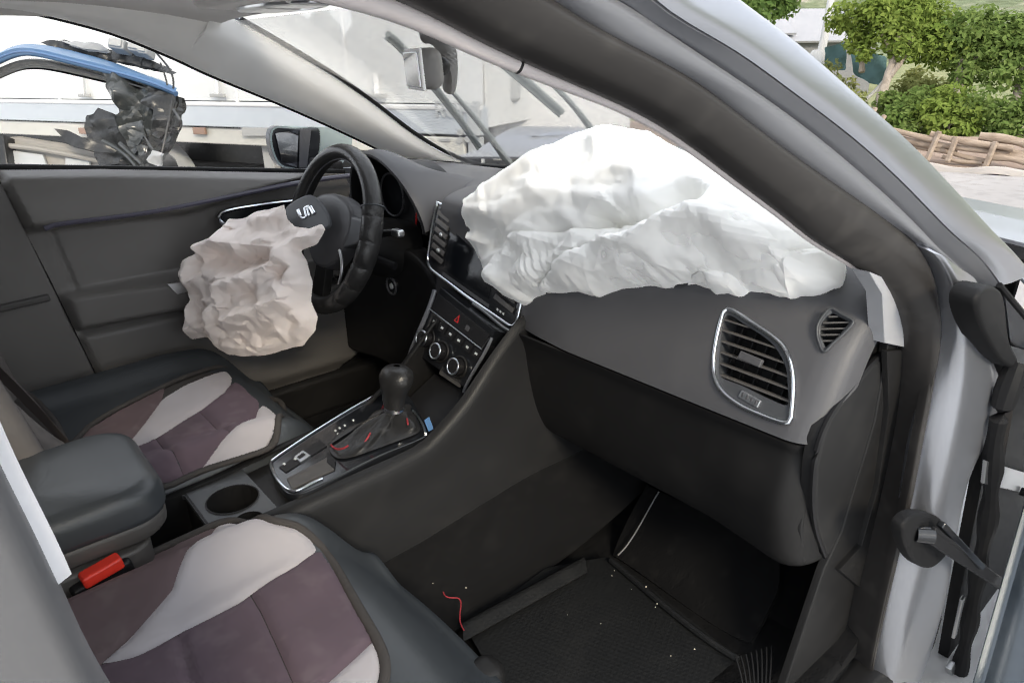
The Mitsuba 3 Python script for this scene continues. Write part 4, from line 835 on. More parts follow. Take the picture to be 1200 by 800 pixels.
for h, r_ in kd:
    t = np.linspace(0, 2*np.pi, 28, endpoint=False); ex = 1+.20*np.clip((h-.02)/.03, 0, 1)
    g.append(kb+up*h+V(.008, 0, 0)*np.clip((h-.02)/.05, 0, 1)+r_*ex*np.cos(t)[:, None]*a+r_*.95*np.sin(t)[:, None]*b)
add(f'{GL}__knob', grid_mesh(patch([np.vstack([q, q[:1]]) for q in g], 24, 40)), 'gaiter', True)
# cup holder, tray, armrest

hc_, hr_ = V(-.596, .004, 0), .040
tray = Polygon([(-.80, .092), (-.80, -.094), (-.55, -.098), (-.55, .098)]).difference(Point(hc_[0], hc_[1]).buffer(hr_)).difference(Point(-.598, -.070).buffer(.022)).difference(shapely.box(-.785, -.062, -.664, .066).buffer(.012))
tm = trimesh.creation.extrude_polygon(tray, .008, engine='earcut'); tm.apply_translation([0, 0, .541])
CU = car('cup_holder', tm, 'plastic_slate', 30, 'cup holder tray in front of the armrest')
def cup(c, r, zt, zb, mat, part):
    t = np.linspace(0, 2*np.pi, 40, endpoint=False); ring = lambda s, z: c+np.c_[r*s*np.cos(t), r*s*np.sin(t), np.full(40, z)]
    add(f'{CU}__{part}', grid_mesh(np.array([ring(1.05, zt+.002), ring(1.0, zt+.002), ring(.97, zt-.03), ring(.96, zt-.034), ring(.99, zt-.038), ring(.95, zb), ring(.02, zb)]), cv=True), mat, 30)
cup(hc_, hr_, .549, .47, 'plastic_dark', 'cup'); cup(V(-.598, -.070, 0), .022, .549, .50, 'plastic_dark', 'cup')
bx = [V(-.795, -.070, .55), V(-.651, -.070, .55), V(-.651, .074, .55), V(-.795, .078, .55)]
add(f'{CU}__bin', cat(*[plate([bx[i], bx[(i+1) % 4], bx[(i+1) % 4]-V(0, 0, .075), bx[i]-V(0, 0, .075)], .003, np.array([(0, 1, 0), (-1, 0, 0), (0, -1, 0), (1, 0, 0)][i]), 0) for i in range(4)], plate([q-V(0, 0, .074) for q in bx], .003, (0, 0, 1), 0)), 'plastic_dark', 30)
add(f'{CU}__divider', rbox((.10, .004, .05), .0015, (-.72, -.030, .505)), 'plastic_slate', 30)
ro = at(157, 640, z=.552); add(f'{CU}__socket_ring', tube([ro+V(.012*np.cos(t), .012*np.sin(t), .006*np.cos(t)) for t in np.linspace(0, 2*np.pi, 30, endpoint=False)], .0032, 8, closed=True), 'chrome')
add(f'{CU}__socket_bar', bar(ro+V(-.009, 0, .002), ro+V(.009, 0, .004), .004, .003), 'satin_metal')
# armrest
def slab(x0, x1, y0, y1, z0, z1, rc, rt, crown=.008):
    """a padded lid: rounded corners, rolled top edge, slightly crowned top"""
    pg = shapely.box(x0+rc, y0+rc, x1-rc, y1-rc).buffer(rc, quad_segs=10); e = poly_len(np.array(pg.exterior.coords), 101)[:-1]; cen = np.array([(x0+x1)/2, (y0+y1)/2])
    rg = []
    for k, (ins, z) in enumerate([(rt*.6, z0), (rt*.12, z0+.005), (0, z0+.014), (0, z1-rt)]+[(rt*(1-np.cos(a)), z1-rt+rt*np.sin(a)) for a in np.linspace(.35, np.pi/2, 5)]):
        d = e-cen; s = 1-ins/np.abs(d).max(1).clip(.02); rg.append(np.c_[cen+d*s[:, None], np.full(100, z)])
    for s in (.8, .5, .2, .01):
        d = rg[8][:, :2]-cen; rg.append(np.c_[cen+d*s, np.full(100, z1+crown*(1-s*s))])
    return grid_mesh(np.array(rg), cv=True)
AR = car('armrest', slab(-1.12, -.700, -.103, .128, .628, .684, .050, .024), 'leather', 50, 'padded armrest lid between the front seats')
add(f'{AR}__lid_edge', slab(-1.118, -.703, -.101, .126, .606, .634, .048, .008, 0), 'plastic_warm', 40)
add(f'{AR}__box', slab(-1.12, -.735, -.108, .118, .40, .602, .03, .006, 0), 'plastic_warm', 40)

# --- steering wheel
WC = V(-.182, .392, .868); wn = unit(V(-1, 0, .35)); wa, wb = unit(np.cross([0, 0, 1], wn)), None; wb = np.cross(wn, wa)   # wa: to the passenger side? sideways, wb: up the wheel
def wp(a, r, h=0): return WC+wa*r*np.cos(a)+wb*r*np.sin(a)+wn*h
ang = np.linspace(0, 2*np.pi, 160, endpoint=False); RW = .170
side = -1 if wa[1] > 0 else 1
rim_r = .0155+.0025*np.exp(-((np.sin((ang-np.pi/2)/1))/.9)**2)*0
pts = np.array([wp(a, RW) for a in ang])
def rim_mesh(a0, a1, r, lob=0, n=80, f=None):
    A = np.linspace(a0, a1, n); P = np.array([wp(a, RW, .0) for a in A]); ns = 16; g = []
    for i, a in enumerate(A):
        rad = np.cos(a)*wa+np.sin(a)*wb; t = np.linspace(0, 2*np.pi, ns, endpoint=False)
        rr = r*np.ones(ns)
        if f: rr = rr+f(a, t)
        g.append(P[i]+(rr*np.cos(t))[:, None]*rad*.92+(rr*np.sin(t))[:, None]*wn*1.12)
    return grid_mesh(np.array(g), cv=True)
SW = car('steering_wheel', rim_mesh(0, 2*np.pi, .0185, n=160), 'leather_wheel', True, 'black leather steering wheel with a ribbed laced cover')
# the laced cover on the side towards the passenger: ridges and small puckers on the inside edge
def pucker(a, t):
    s = np.abs(np.sin(a*10.5)); face = np.exp(-((np.angle(np.exp(1j*(t-.70))))/.80)**2)
    return .0014+face*(.0075*(s**.55)-.0058)
ca = np.pi if wa[1] > 0 else 0.0
add(f'{SW}__laced_cover', rim_mesh(-1.68, .42, .0200, n=300, f=pucker), 'leather_wheel', True)
for a in (-1.68, .42):
    rad = np.cos(a)*wa+np.sin(a)*wb; P = wp(a, RW)
    add(f'{SW}__cover_edge', tube([P+.0225*np.cos(t)*rad*.95+.0225*np.sin(t)*wn*1.1 for t in np.linspace(0, 2*np.pi, 24, endpoint=False)], .0018, 6, closed=True), 'leather')
add(f'{SW}__inner_seam', tube([wp(a, RW-.0172, .004) for a in ang], .0016, 6, closed=True), 'plastic_grey')
hub = [WC+wn*.012+wa*x+wb*y for x, y in ((-.085, .055), (-.03, .075), (.03, .075), (.085, .055), (.10, .01), (.075, -.05), (.03, -.085), (-.03, -.085), (-.075, -.05), (-.10, .01))]
add(f'{SW}__hub', plate(cr(hub, 50, closed=True), .035, wn, .01), 'plastic_grey', 50)
for s, a in ((1, .12), (-1, .12)):
    q = [WC+wn*.010+wa*s*.07+wb*.040, WC+wn*.006+wa*s*.155+wb*.045, WC+wn*.006+wa*s*.160+wb*.000, WC+wn*.010+wa*s*.07+wb*-.035]
    add(f'{SW}__spoke', plate(cr(q, 30, closed=True) if False else poly_len(np.vstack([q, q[:1]]), 30)[:-1], .022, wn, .005), 'plastic_slate', 40)
q = [WC+wn*.008+wa*-.022+wb*-.06, WC+wn*.004+wa*-.028+wb*-.158, WC+wn*.004+wa*.028+wb*-.158, WC+wn*.008+wa*.022+wb*-.06]
add(f'{SW}__spoke', plate(q, .02, wn, .004), 'plastic_dark', 40)
sg = -side if False else (1 if wa[1] < 0 else -1)
add(f'{SW}__spoke_trim', tube(cr([WC+wn*.016+wa*sg*.085+wb*-.035, WC+wn*.014+wa*sg*.105+wb*-.065, WC+wn*.010+wa*sg*.10+wb*-.105], 20), .004, 8), 'satin_metal')
# torn airbag lid with the emblem
pdn = unit(V(-.82, -.30, .48)); pd0 = at(360, 250, n=(1, 0, -.35), c=-.545)
pdq = ats([(334, 258), (333, 246), (340, 238), (352, 231), (364, 228), (374, 236), (383, 250), (386, 263), (380, 268), (366, 271), (350, 274), (340, 270)], n=pdn, c=float(pd0@pdn))
add(f'{SW}__airbag_lid', plate(cr(pdq, 50, closed=True), .008, pdn, .0035), 'plastic_slate', 50, )
ep = lambda *q: [at(x, y, n=pdn, c=float(pd0@pdn))+pdn*.0016 for x, y in q]
EM = f'{SW}__emblem'
def stroke(pts_, w):
    P = np.array(ep(*pts_)); return tube(P, w, 8, ry=w*.6, up=pdn)
em = [stroke([(349.6, 246.2), (352.6, 253.8)], .0042), stroke([(352.6, 254.5), (355.5, 255.8), (358.5, 255.0)], .0022), stroke([(357.0, 244.0), (359.2, 254.5)], .0026), stroke([(360.8, 244.0), (362.6, 253.2)], .0030), stroke([(358.0, 243.0), (362.5, 241.5)], .0022), stroke([(364.0, 242.6), (368.3, 250.6)], .0048)]
for e in em: add(EM, e, 'chrome', 40)
# column shroud, stalks
col = [(WC-wn*.03, .062), (WC-wn*.075, .068), (WC-wn*.12, .072), (WC-wn*.20, .078)]
add(f'{SW}__column_shroud', tube(np.array([c-wb*.018 for c, _ in col]), [r for _, r in col], 28, ry=[r*.95 for _, r in col]), 'plastic_dark', 50)
sk0, sk1 = WC-wn*.06+wa*sg*.06-wb*.0, at(466, 273, x=-.13)
k = car('stalk', tube(cr([sk0, (sk0+sk1)/2+V(.006, 0, .004), sk1], 14), [.008]*14, 12), 'plastic_black', 40, 'wiper stalk with silver tip')
add(f'{k}__tip', rbox((.018, .030, .016), .005, sk1), 'satin_metal', 40)
k2 = at(463, 312, x=-.10)
car('stalk', tube([WC-wn*.08+wa*sg*.06-wb*.04, k2], .009, 12), 'plastic_black', 40)

# ================================================================ seats
def zpass(x, y, y0=-.38):
    d = np.abs(y-y0)
    z = .560+.028*smooth01(.15, .235, d)-.030*smooth01(.235, .285, d)
    fx = smooth01(-.60, -.455, x); z = z-.010*smooth01(-.66, -.54, x)-.11*fx**2
    return z + .008*np.sin(4*(x+.8))
def cushion(y0):
    g = []
    for x in np.r_[np.linspace(-1.15, -.62, 16), np.linspace(-.60, -.455, 18)]:
        hw = .285-.05*smooth01(-.62, -.45, x)**2; row = []
        for s in np.linspace(-1, 1, 41):
            y = y0+hw*s; row.append(V(x+.020*(1-s*s), y, float(zpass(x, y0+.285*s*.98, y0))-.05*max(0, abs(s)-.90)*10*max(0, abs(s)-.90)*10*.6))
        g.append(row)
    g = np.array(g); last = g[-1]
    for dx, dz in ((.012, -.03), (.014, -.07), (.004, -.12), (-.03, -.17)): g = np.concatenate([g, [last+V(dx, 0, dz)]])
    # skirts at both sides
    L_ = g[:, :1]+V(0, .0, -.0); l = np.stack([np.c_[g[:, 0, 0], g[:, 0, 1]-.012, np.minimum(g[:, 0, 2]-.05, .52)], np.c_[g[:, 0, 0], g[:, 0, 1]-.0, np.full(len(g), .36)]], 1)[:, ::-1]
    r = np.stack([np.c_[g[:, -1, 0], g[:, -1, 1]+.012, np.minimum(g[:, -1, 2]-.05, .52)], np.c_[g[:, -1, 0], g[:, -1, 1]+.0, np.full(len(g), .36)]], 1)
    return grid_mesh(np.concatenate([l, g, r], 1))
def backrest(y0):
    g = []
    for z, xo, w, th in ((.50, -.93, .26, .10), (.60, -.955, .275, .13), (.75, -.985, .28, .14), (.90, -1.02, .265, .13), (1.0, -1.05, .235, .11), (1.06, -1.075, .20, .07), (1.075, -1.09, .17, .02)):
        t = np.linspace(0, 2*np.pi, 48, endpoint=False); c, s = np.cos(t), np.sin(t)
        px_ = xo-.06+th*.5*np.sign(c)*np.abs(c)**.55; py_ = y0+w*np.sign(s)*np.abs(s)**.6
        px_ = px_+(c > 0)*.075*smooth01(.60, .98, np.abs(py_-y0)/w)*(z < 1.0)
        g.append(np.c_[px_, py_, np.full(48, z)])
    return patch([np.vstack([q, q[:1]]) for q in g], 40, 97)
SP = car('passenger_seat', cushion(-.38), 'leather', 60, 'front passenger seat in blue-grey leather')
add(f'{SP}__backrest', grid_mesh(backrest(-.38)), 'leather', True)
add(f'{SP}__base', rbox((.5, .46, .10), .02, (-.80, -.38, .33)), 'plastic_black')
add(f'{SP}__side_cap', rbox((.06, .05, .05), .02, at(566, 795, z=.43)), 'plastic_dark')
sd = car('driver_seat', None or cushion(.38), 'leather', 60, 'driver seat in dark leather with red piping')
scene[sd] = mikit.ply(trimesh.Trimesh(cushion(.38).vertices+V(.12, 0, 0), cushion(.38).faces, process=False), 'leather', smooth=60)
bk = backrest(.38)+V(.10, 0, 0)
add(f'{sd}__backrest', grid_mesh(bk), 'leather_warm', True)
pp = cr([at(-20, 486, y=.20), at(0, 500, y=.21), at(20, 509, y=.22), at(44, 525, y=.24)], 30)
add(f'{sd}__piping', tube(pp+V(.02, 0, .0), .0028, 8), 'red_thread')
bl = [at(x, y, y=.30) for x, y in ((-30, 470), (0, 472), (40, 500), (70, 528), (40, 545), (-30, 545))]
add(f'{sd}__side_bolster', thick(patch([[V(-.93, .19, .80), V(-.90, .185, .72), V(-.84, .19, .62), V(-.78, .20, .56)], [V(-.88, .235, .80), V(-.845, .23, .71), V(-.80, .235, .62), V(-.745, .245, .555)], [V(-.90, .285, .80), V(-.87, .28, .71), V(-.83, .28, .62), V(-.78, .28, .555)]], 14, 24), .02), 'leather_warm', 60)
add(f'{sd}__piping', tube(cr([V(-.875, .232, .80), V(-.84, .227, .71), V(-.795, .232, .62), V(-.742, .243, .558)], 24), .0026, 8), 'red_thread')
cs_ = [at(x, y, y=.255) for x, y in ((-30, 425), (0, 440), (40, 480), (82, 525))]
add(f'{sd}__base', rbox((.5, .46, .10), .02, (-.68, .38, .33)), 'plastic_black')
sb_ = cr([at(-40, 398, y=.33), at(0, 438, y=.30), at(40, 478, y=.27), at(84, 528, y=.25)], 30)
SB = car('seat_belt', thick(np.array([sb_+V(0, 0, .018), sb_+V(.006, -.005, .0), sb_+V(0, 0, -.018)]), .002), 'belt_cloth', 30, 'dark brown driver seat belt across the seat back')
bu = at(118, 665, z=.60)
BU = car('belt_buckle', rbox((.075, .020, .045), .006, bu+V(-.0, .0, -.028), np.stack([unit(V(.95, .10, .12)), unit(V(-.1, 1, 0)), unit(np.cross(unit(V(.95, .10, .12)), unit(V(-.1, 1, 0))))], 1)), 'plastic_black', 40, 'red seat belt buckle beside the passenger seat')
add(f'{BU}__release_button', rbox((.050, .022, .018), .004, bu+V(.0, -.003, -.002), np.stack([unit(V(.95, .10, .12)), unit(V(-.1, 1, 0)), unit(np.cross(unit(V(.95, .10, .12)), unit(V(-.1, 1, 0))))], 1)), 'red_plastic', 40)

# ================================================================ loose things in the car: seat covers, mats, airbags
def seat_z(y0, dx=0): return lambda x, y: zpass(x-dx, y, y0)
def cover_piece(key, poly, zf, mat, off=.005, puff=.0035, step=.007, wr=.0010, seed=1):
    v, f, d = fill(poly, step)
    h = off+puff*np.sqrt(np.clip(d/.012, 0, 1))-(d <= 0)*.0015
    p3 = np.c_[v, 0*v[:, 0]]
    h = h+smooth01(0, .02, d)*wr*(crumple(p3, seed, 9.0, 2, .5)*2+(meshkit.fbm(p3*np.array([22, 22, 1]), 3, seed)-.5)*2.5)
    return add(key, trimesh.Trimesh(np.c_[v, zf(v[:, 0], v[:, 1])+h], f, process=False), mat, 60)
def drop(pxs, zf, dz=.012):
    out = []
    for q in pxs:
        p = at(*q, z=.575)
        for _ in range(5): p = at(*q, z=float(zf(p[0], p[1]))+dz)
        out.append(p[:2])
    return np.array(out)
def cover(name, label, zf, border, pieces, seams, extra, seed):
    k = root(name); tag(k, label, 'seat cover', 'cloth covers laid over the front seats')
    Bd = np.vstack([drop(border, zf), extra]) if len(extra) else drop(border, zf)
    cover_piece(f'{k}__backing', Bd, zf, 'cloth_edge', .002, .0005, .014, .0)
    ed = cr(np.c_[Bd, 0*Bd[:, 0]], 160, closed=True)[:, :2]; e3 = np.c_[ed, zf(ed[:, 0], ed[:, 1])+.006]
    add(f'{k}__edge_binding', tube(e3, .0065, 8, closed=True, ry=.005), 'cloth_edge', 60)
    for i, (pts_, mat) in enumerate(pieces):
        P = drop(pts_, zf) if not isinstance(pts_, np.ndarray) else pts_
        P = cr(np.c_[P, 0*P[:, 0]], 10*len(P), closed=True, kind=PchipInterpolator)[:, :2] if False else P
        pg = Polygon(P).buffer(0).intersection(Polygon(ed).buffer(0).buffer(-.003))
        for seam in (seams if mat == 'cloth_plum' else []): pg = pg.difference(LineString(drop(seam, zf)).buffer(.0005))
        for g_ in sorted(getattr(pg, 'geoms', [pg]), key=lambda q: -q.area):
            if g_.geom_type == 'Polygon' and g_.area > 2e-4: cover_piece(f'{k}__panel', np.array(g_.exterior.coords)[:-1], zf, mat, seed=seed+i)
    return k
zP, zD = seat_z(-.38), seat_z(.38, .12)
exP = np.array([(-.70, -.60), (-.90, -.62), (-1.02, -.60), (-1.02, -.16), (-.95, -.11)])
cover('seat_cover', 'plum and light grey cloth cover on the front passenger seat, beside the red buckle', zP,
      [(60, 702), (130, 665), (185, 640), (240, 615), (275, 606), (315, 604), (345, 611), (366, 626), (380, 642), (410, 690), (436, 735), (450, 768), (447, 800), (430, 850)],
      [([(60, 702), (130, 665), (185, 640), (262, 603), (240, 628), (200, 683), (165, 725), (148, 744), (117, 771), (108, 800), (60, 760)], 'cloth_brown'),
       ([(117, 771), (148, 744), (165, 725), (200, 683), (240, 628), (262, 600), (285, 596), (315, 598), (345, 605), (362, 622), (372, 640), (345, 658), (315, 675), (280, 700), (245, 718), (210, 735), (180, 752), (157, 763), (135, 768)], 'cloth_grey'),
       ([(115, 772), (135, 768), (157, 763), (180, 752), (210, 735), (245, 718), (280, 700), (315, 675), (345, 658), (372, 640), (385, 640), (410, 690), (440, 742), (412, 768), (375, 802), (330, 850), (220, 900), (100, 860), (90, 800)], 'cloth_plum'),
       ([(375, 802), (412, 768), (440, 742), (455, 765), (450, 800), (435, 850), (330, 850)], 'cloth_grey')],
      [[(200, 728), (210, 742), (224, 800), (228, 850)], [(288, 684), (305, 712), (325, 755), (345, 800), (365, 850)]], exP, 3)
exD = np.array([(-.92, .16), (-1.0, .55), (-.80, .61)])
cover('seat_cover', 'plum and light grey cloth cover on the driver seat, behind the crumpled beige airbag', zD,
      [(80, 517), (100, 500), (140, 474), (196, 447), (245, 429), (268, 431), (290, 446), (324, 466), (331, 478), (326, 492), (305, 509), (250, 536), (215, 557), (195, 566), (150, 575)],
      [([(80, 517), (100, 500), (140, 476), (192, 450), (189, 464), (170, 490), (145, 520), (120, 540)], 'cloth_brown'),
       ([(145, 520), (170, 490), (189, 464), (210, 451), (252, 434), (268, 433), (278, 443), (262, 456), (238, 474), (182, 509), (154, 521)], 'cloth_grey'),
       ([(145, 520), (154, 521), (182, 509), (238, 474), (262, 456), (278, 443), (300, 456), (322, 470), (296, 489), (270, 506), (217, 545), (188, 562), (150, 575), (130, 545)], 'cloth_plum'),
       ([(188, 562), (217, 545), (270, 506), (296, 489), (322, 470), (330, 479), (326, 490), (305, 507), (250, 535), (210, 558)], 'cloth_grey')],
      [[(172, 500), (182, 510), (215, 543), (232, 560)], [(225, 466), (233, 478), (270, 506), (290, 520)]], exD, 13)
# --- floor mats
def mat_sheet(key, rows_, mat, t=.008, nu=30, nv=30): return add(key, thick(patch(rows_, nu, nv), t), mat, 50)
k = root('floor_mat'); tag(k, 'ribbed black rubber mat on the passenger floor with a raised edge', 'floor mat')
fm = [at(545, 735, z=.30), at(640, 668, z=.30), at(716, 652, z=.31), at(866, 768, z=.315), at(812, 815, z=.305), at(640, 900, z=.30)]
P_ = np.array(fm)[:, :2]
v, f, d = fill(P_, .02); add(f'{k}__base', trimesh.Trimesh(np.c_[v, .302+.010*smooth01(-.25, .02, v[:, 0])], f, process=False), 'mat_rubber', True)
e = poly_len(np.array([at(541, 742, z=.305), at(684, 663, z=.312)]), 30)
add(f'{k}__raised_edge', thick(np.array([e+V(-.012, -.020, .004), e+V(.0, -.004, .012), e+V(.004, .003, .014), e+V(.007, .008, .010), e+V(.010, .012, -.006)]), .003), 'mat_rubber', 50)
e2_ = cr(np.array([at(716, 656, z=.318), at(770, 702, z=.318), at(820, 742, z=.318), at(866, 772, z=.318)]), 30)
add(f'{k}__front_edge', tube(e2_, .006, 8), 'mat_rubber')
for i in range(22):
    a_ = at(880+0.0, 780, z=.33)
    if i < 8: add(f'{k}__rib', tube(cr([at(862+6*i, 770-2*i, z=.335), at(868+5*i, 790-1*i, z=.325), at(872+4*i, 815, z=.31)], 8), .0016, 6), 'rubber_black')
k = root('carpet_mat'); tag(k, 'worn dark carpet flap on the passenger toe board', 'mat')
tb_ = [[at(x, y, n=(-.72, 0, 1), c=.30-.72*.04) for x, y in r_] for r_ in ([(758, 568), (830, 600), (890, 625), (912, 640)], [(735, 610), (815, 645), (880, 680), (908, 700)], [(718, 650), (790, 700), (850, 740), (880, 752)])]
add(f'{k}__pile', thick(patch(tb_, 24, 30), .012), 'mat_cloth', 50)
add(f'{k}__edge_stitching', tube(cr(np.array([at(772, 576, n=(-.72, 0, 1), c=.285), at(756, 604, n=(-.72, 0, 1), c=.286), at(738, 634, n=(-.72, 0, 1), c=.286), at(724, 650, n=(-.72, 0, 1), c=.284)]), 24), .0016, 6), 'stitch_grey')
car('tunnel_carpet', thick(patch([[V(-.75, -.118, .40), V(-.4, -.124, .42), V(-.1, -.136, .46), V(.3, -.15, .52)], [V(-.75, -.16, .33), V(-.4, -.165, .34), V(-.1, -.175, .37), V(.3, -.18, .44)], [V(-.75, -.24, .296), V(-.4, -.25, .296), V(-.1, -.25, .30), V(.3, -.25, .40)]], 14, 30), .008), 'carpet', 50)
th = cr(np.array([at(520, 693, z=.34), at(530, 696, z=.34), at(540, 702, z=.335), at(542, 712, z=.33), at(537, 722, z=.33), at(540, 736, z=.33)])+rng.normal(size=(6, 3))*.004, 30)
add('loose_thread', tube(th, .0012, 6), 'red_thread'); tag('loose_thread', 'thin red thread lying on the floor carpet beside the seat', 'thread')
k = None
for i, (x, y, s) in enumerate(((757, 687, 2.2), (770, 707, 1.6), (768, 711, 1.3), (814, 760, 1.8), (720, 668, 1.3), (717, 674, 1.2), (546, 688, 1.8), (665, 720, 1.2), (704, 730, 1.2), (507, 683, 1.4), (786, 768, 1.2), (740, 690, 1.0))):
    p = at(x, y, z=.325) if x > 560 else at(x, y, z=.345)
    m = trimesh.creation.icosphere(1, .00062*s); m.vertices *= 1+.4*rng.random((len(m.vertices), 1)); m.vertices += p
    key = add('crumb', m, 'crumb', False); tag(key, 'pale crumb of debris on the dark passenger floor', 'debris', 'crumbs on the passenger floor')

# ================================================================ the two airbags
def bag(outline, n, c, hfun, base=None, lift=0.0, jagged=.007, back=.018, cr_=(), fc_=(), post=None, **kw):
    """a closed limp bag: a slack front sheet and a back sheet that meet along the outline (given on the plane n.p = c);
    with base (outline and height of the bag below) it is a fold of cloth lying on that bag"""
    O = ats(outline, n=n, c=c); B0 = O if base is None else ats(base[0], n=n, c=c); out = -unit(n); a = unit(np.cross([0, 0, 1], out)); b = np.cross(out, a); o = B0.mean(0)
    E_ = poly_len(np.vstack([O, O[:1]]), 241)[:-1]; E2_ = np.c_[(E_-o)@a, (E_-o)@b]
    jag = (meshkit.fbm(np.c_[E2_*45, 0*E2_[:, 0]], 3, 5)-.5)*jagged; cen = E2_.mean(0); dd = E2_-cen
    E2_ = E2_+dd/np.linalg.norm(dd, axis=1, keepdims=True)*jag[:, None]
    def uv(*q):
        P = ats(q, n=n, c=c); return np.c_[(P-o)@a, (P-o)@b]
    if base is None: shape = lambda v, d: hfun(v, d, uv)
    else:
        def shape(v, d):
            h0 = base[1](v); h0 = np.where(np.isfinite(h0), h0, 0.0); return h0+lift*np.clip(.7+d/.02, 0, 1)+.004*np.sqrt(np.clip(d/.006, 0, 1))
    v, f, d, x = wrinkle(E2_, shape, **kw)
    fh = sum(facets(v, 5+i_, *q_) for i_, q_ in enumerate(fc_)) if fc_ else 0
    x[:, 2] += np.clip(d/.03, 0, 1)*fh
    for i_, (n_c, l_c, w_c, a_c) in enumerate(cr_): x[:, 2] += np.clip(d/.025, 0, 1)*creases(v, n_c, 5+i_+len(v), l_c, w_c, a_c)
    if post: x[:, 2] += post(v, d, uv)
    from scipy.interpolate import LinearNDInterpolator
    hb = shape(v, d)*0-back*np.sqrt(np.clip(d/.05, 0, 1)) if base is None else shape(v, d)-.006*np.sqrt(np.clip(d/.01, 0, 1))
    w3 = lambda q, h: o+q[:, :1]*a+q[:, 1:2]*b+h[:, None]*out
    m = trimesh.Trimesh(np.vstack([w3(x, x[:, 2]), w3(v, hb)]), np.vstack([f, f[:, ::-1]+len(v)]), process=False)
    m.merge_vertices(digits_vertex=6)
    return m, (lambda p: LinearNDInterpolator(x[:, :2]+1e-7*rng.random((len(x), 2)), x[:, 2])(p))
def ridge(v, line, w):
    """1 on a polyline, falling off to 0 at the distance w"""
    return np.clip(1-shapely.distance(shapely.points(v), LineString(line))/w, 0, 1)
# driver's airbag: deflated, hanging from the wheel
def h_driver(v, d, uv):
    p3 = np.c_[v, 0*v[:, 0]]; edge = np.clip(d/.03, 0, 1)**.7
    h = .020*np.clip(d/.02, 0, 1)+.012*np.clip(d/.08, 0, 1)
    h += .026*ridge(v, uv((262, 386), (300, 372), (345, 352), (352, 318)), .045)**1.2*edge
    h -= .032*ridge(v, uv((258, 300), (292, 310), (320, 300)), .030)*edge
    h += .030*ridge(v, uv((228, 300), (270, 285), (330, 290), (360, 300)), .030)*edge
    h -= .020*ridge(v, uv((300, 345), (330, 330), (345, 318)), .024)*edge
    h += .020*ridge(v, uv((266, 372), (280, 335), (318, 325), (345, 300)), .028)*edge
    h -= .022*ridge(v, uv((240, 345), (255, 372), (250, 400)), .026)*edge
    neck = ridge(v, uv((330, 262), (345, 258), (372, 272)), .08)
    return h*(1-.5*neck)
on_ = [(333, 240), (318, 244), (300, 248), (284, 256), (268, 256), (258, 272), (240, 283), (237, 294), (222, 305), (217, 318), (219, 340), (226, 352), (218, 386), (224, 398), (242, 395), (252, 405), (266, 415), (285, 418), (312, 416), (330, 410), (356, 404), (370, 386), (372, 372), (364, 352), (366, 330), (360, 306), (352, 294), (372, 286), (382, 268), (378, 262), (362, 268), (345, 266), (336, 256)]
k = root('driver_airbag')
nD = V(.80, .42, -.30); cD = float(at(352, 262, n=(1, 0, -.35), c=-.565)@nD)
add(k, bag(on_, nD, cD, h_driver, eps=.03, levels=((.012, 60), (.006, 40), (.0032, 10)), bend=.7, seed=5, n0=16.0, amp=.02, fc_=((30, .022, 1.8, .9), (110, .015, 2.0, 2.2), (420, .0085, 2.2, .3), (1500, .0026, 1.8, 1.2)))[0], 'airbag_beige', 16)
tag(k, 'crumpled beige deflated airbag hanging from the steering wheel', 'airbag')
# passenger's airbag: a slack white bag lying over the dashboard, a rolled fold at its right
def h_pass(v, d, uv):
    edge = np.clip(d/.03, 0, 1)
    L_ = np.exp(-((v-uv((668, 250))[0])/np.array([.17, .13]))**2@np.ones(2)); R_ = np.exp(-((v-uv((880, 300))[0])/np.array([.16, .09]))**2@np.ones(2))
    h = .030*np.clip(d/.025, 0, 1)+.050*np.clip(d/.13, 0, 1)+.040*L_*edge+.020*R_*edge
    h += .030*ridge(v, uv((975, 335), (930, 300), (880, 272), (820, 282), (760, 305), (700, 325)), .05)**1.3*edge
    h -= .050*ridge(v, uv((830, 246), (806, 268), (790, 276), (740, 272)), .035)*edge
    h -= .020*ridge(v, uv((562, 270), (600, 278), (640, 300)), .016)*edge
    h += .018*ridge(v, uv((720, 148), (735, 190), (780, 220), (800, 250)), .03)*edge
    return h
op_ = [(550, 272), (553, 252), (566, 230), (590, 206), (618, 188), (640, 178), (662, 166), (690, 152), (712, 146), (732, 148), (758, 152), (785, 168), (820, 186), (858, 208), (900, 234), (940, 256), (972, 277), (988, 296), (991, 318), (986, 336), (966, 348), (930, 353), (880, 354), (850, 352), (830, 342), (812, 350), (794, 346), (775, 341), (745, 344), (716, 354), (694, 345), (660, 352), (622, 362), (606, 350), (588, 338), (566, 312)]
k = root('passenger_airbag')
nP = V(1, .05, -.40); cP = -.338
PB, hPB = bag(op_, nP, cP, h_pass, eps=.04, levels=((.030, 200), (.015, 80), (.0075, 30), (.0048, 10)), bend=.8, seed=9, back=.08, n0=7.0, amp=.05, fc_=((24, .026, 2.2, .5), (90, .009, 2.4, 2.4), (420, .0034, 2.6, .2), (1600, .0009, 2.0, 1.9)), cr_=((40, .22, .005, .0035),))
add(f'{k}__cushion', PB, 'airbag_white', 18)
def gathers(v, d, uv):
    q, e = uv((668, 318))[0], uv((690, 312), (650, 322)); t = unit(np.r_[e[0]-e[1], 0])[:2]; r_ = v-q
    return .0030*np.sin((r_@t)*2*np.pi/.0125+6*meshkit.fbm(np.c_[v*20, 0*v[:, 0]], 2, 4))*np.exp(-(r_@t/.055)**2-(r_@np.array([-t[1], t[0]])/.030)**2)*np.clip(d/.01, 0, 1)
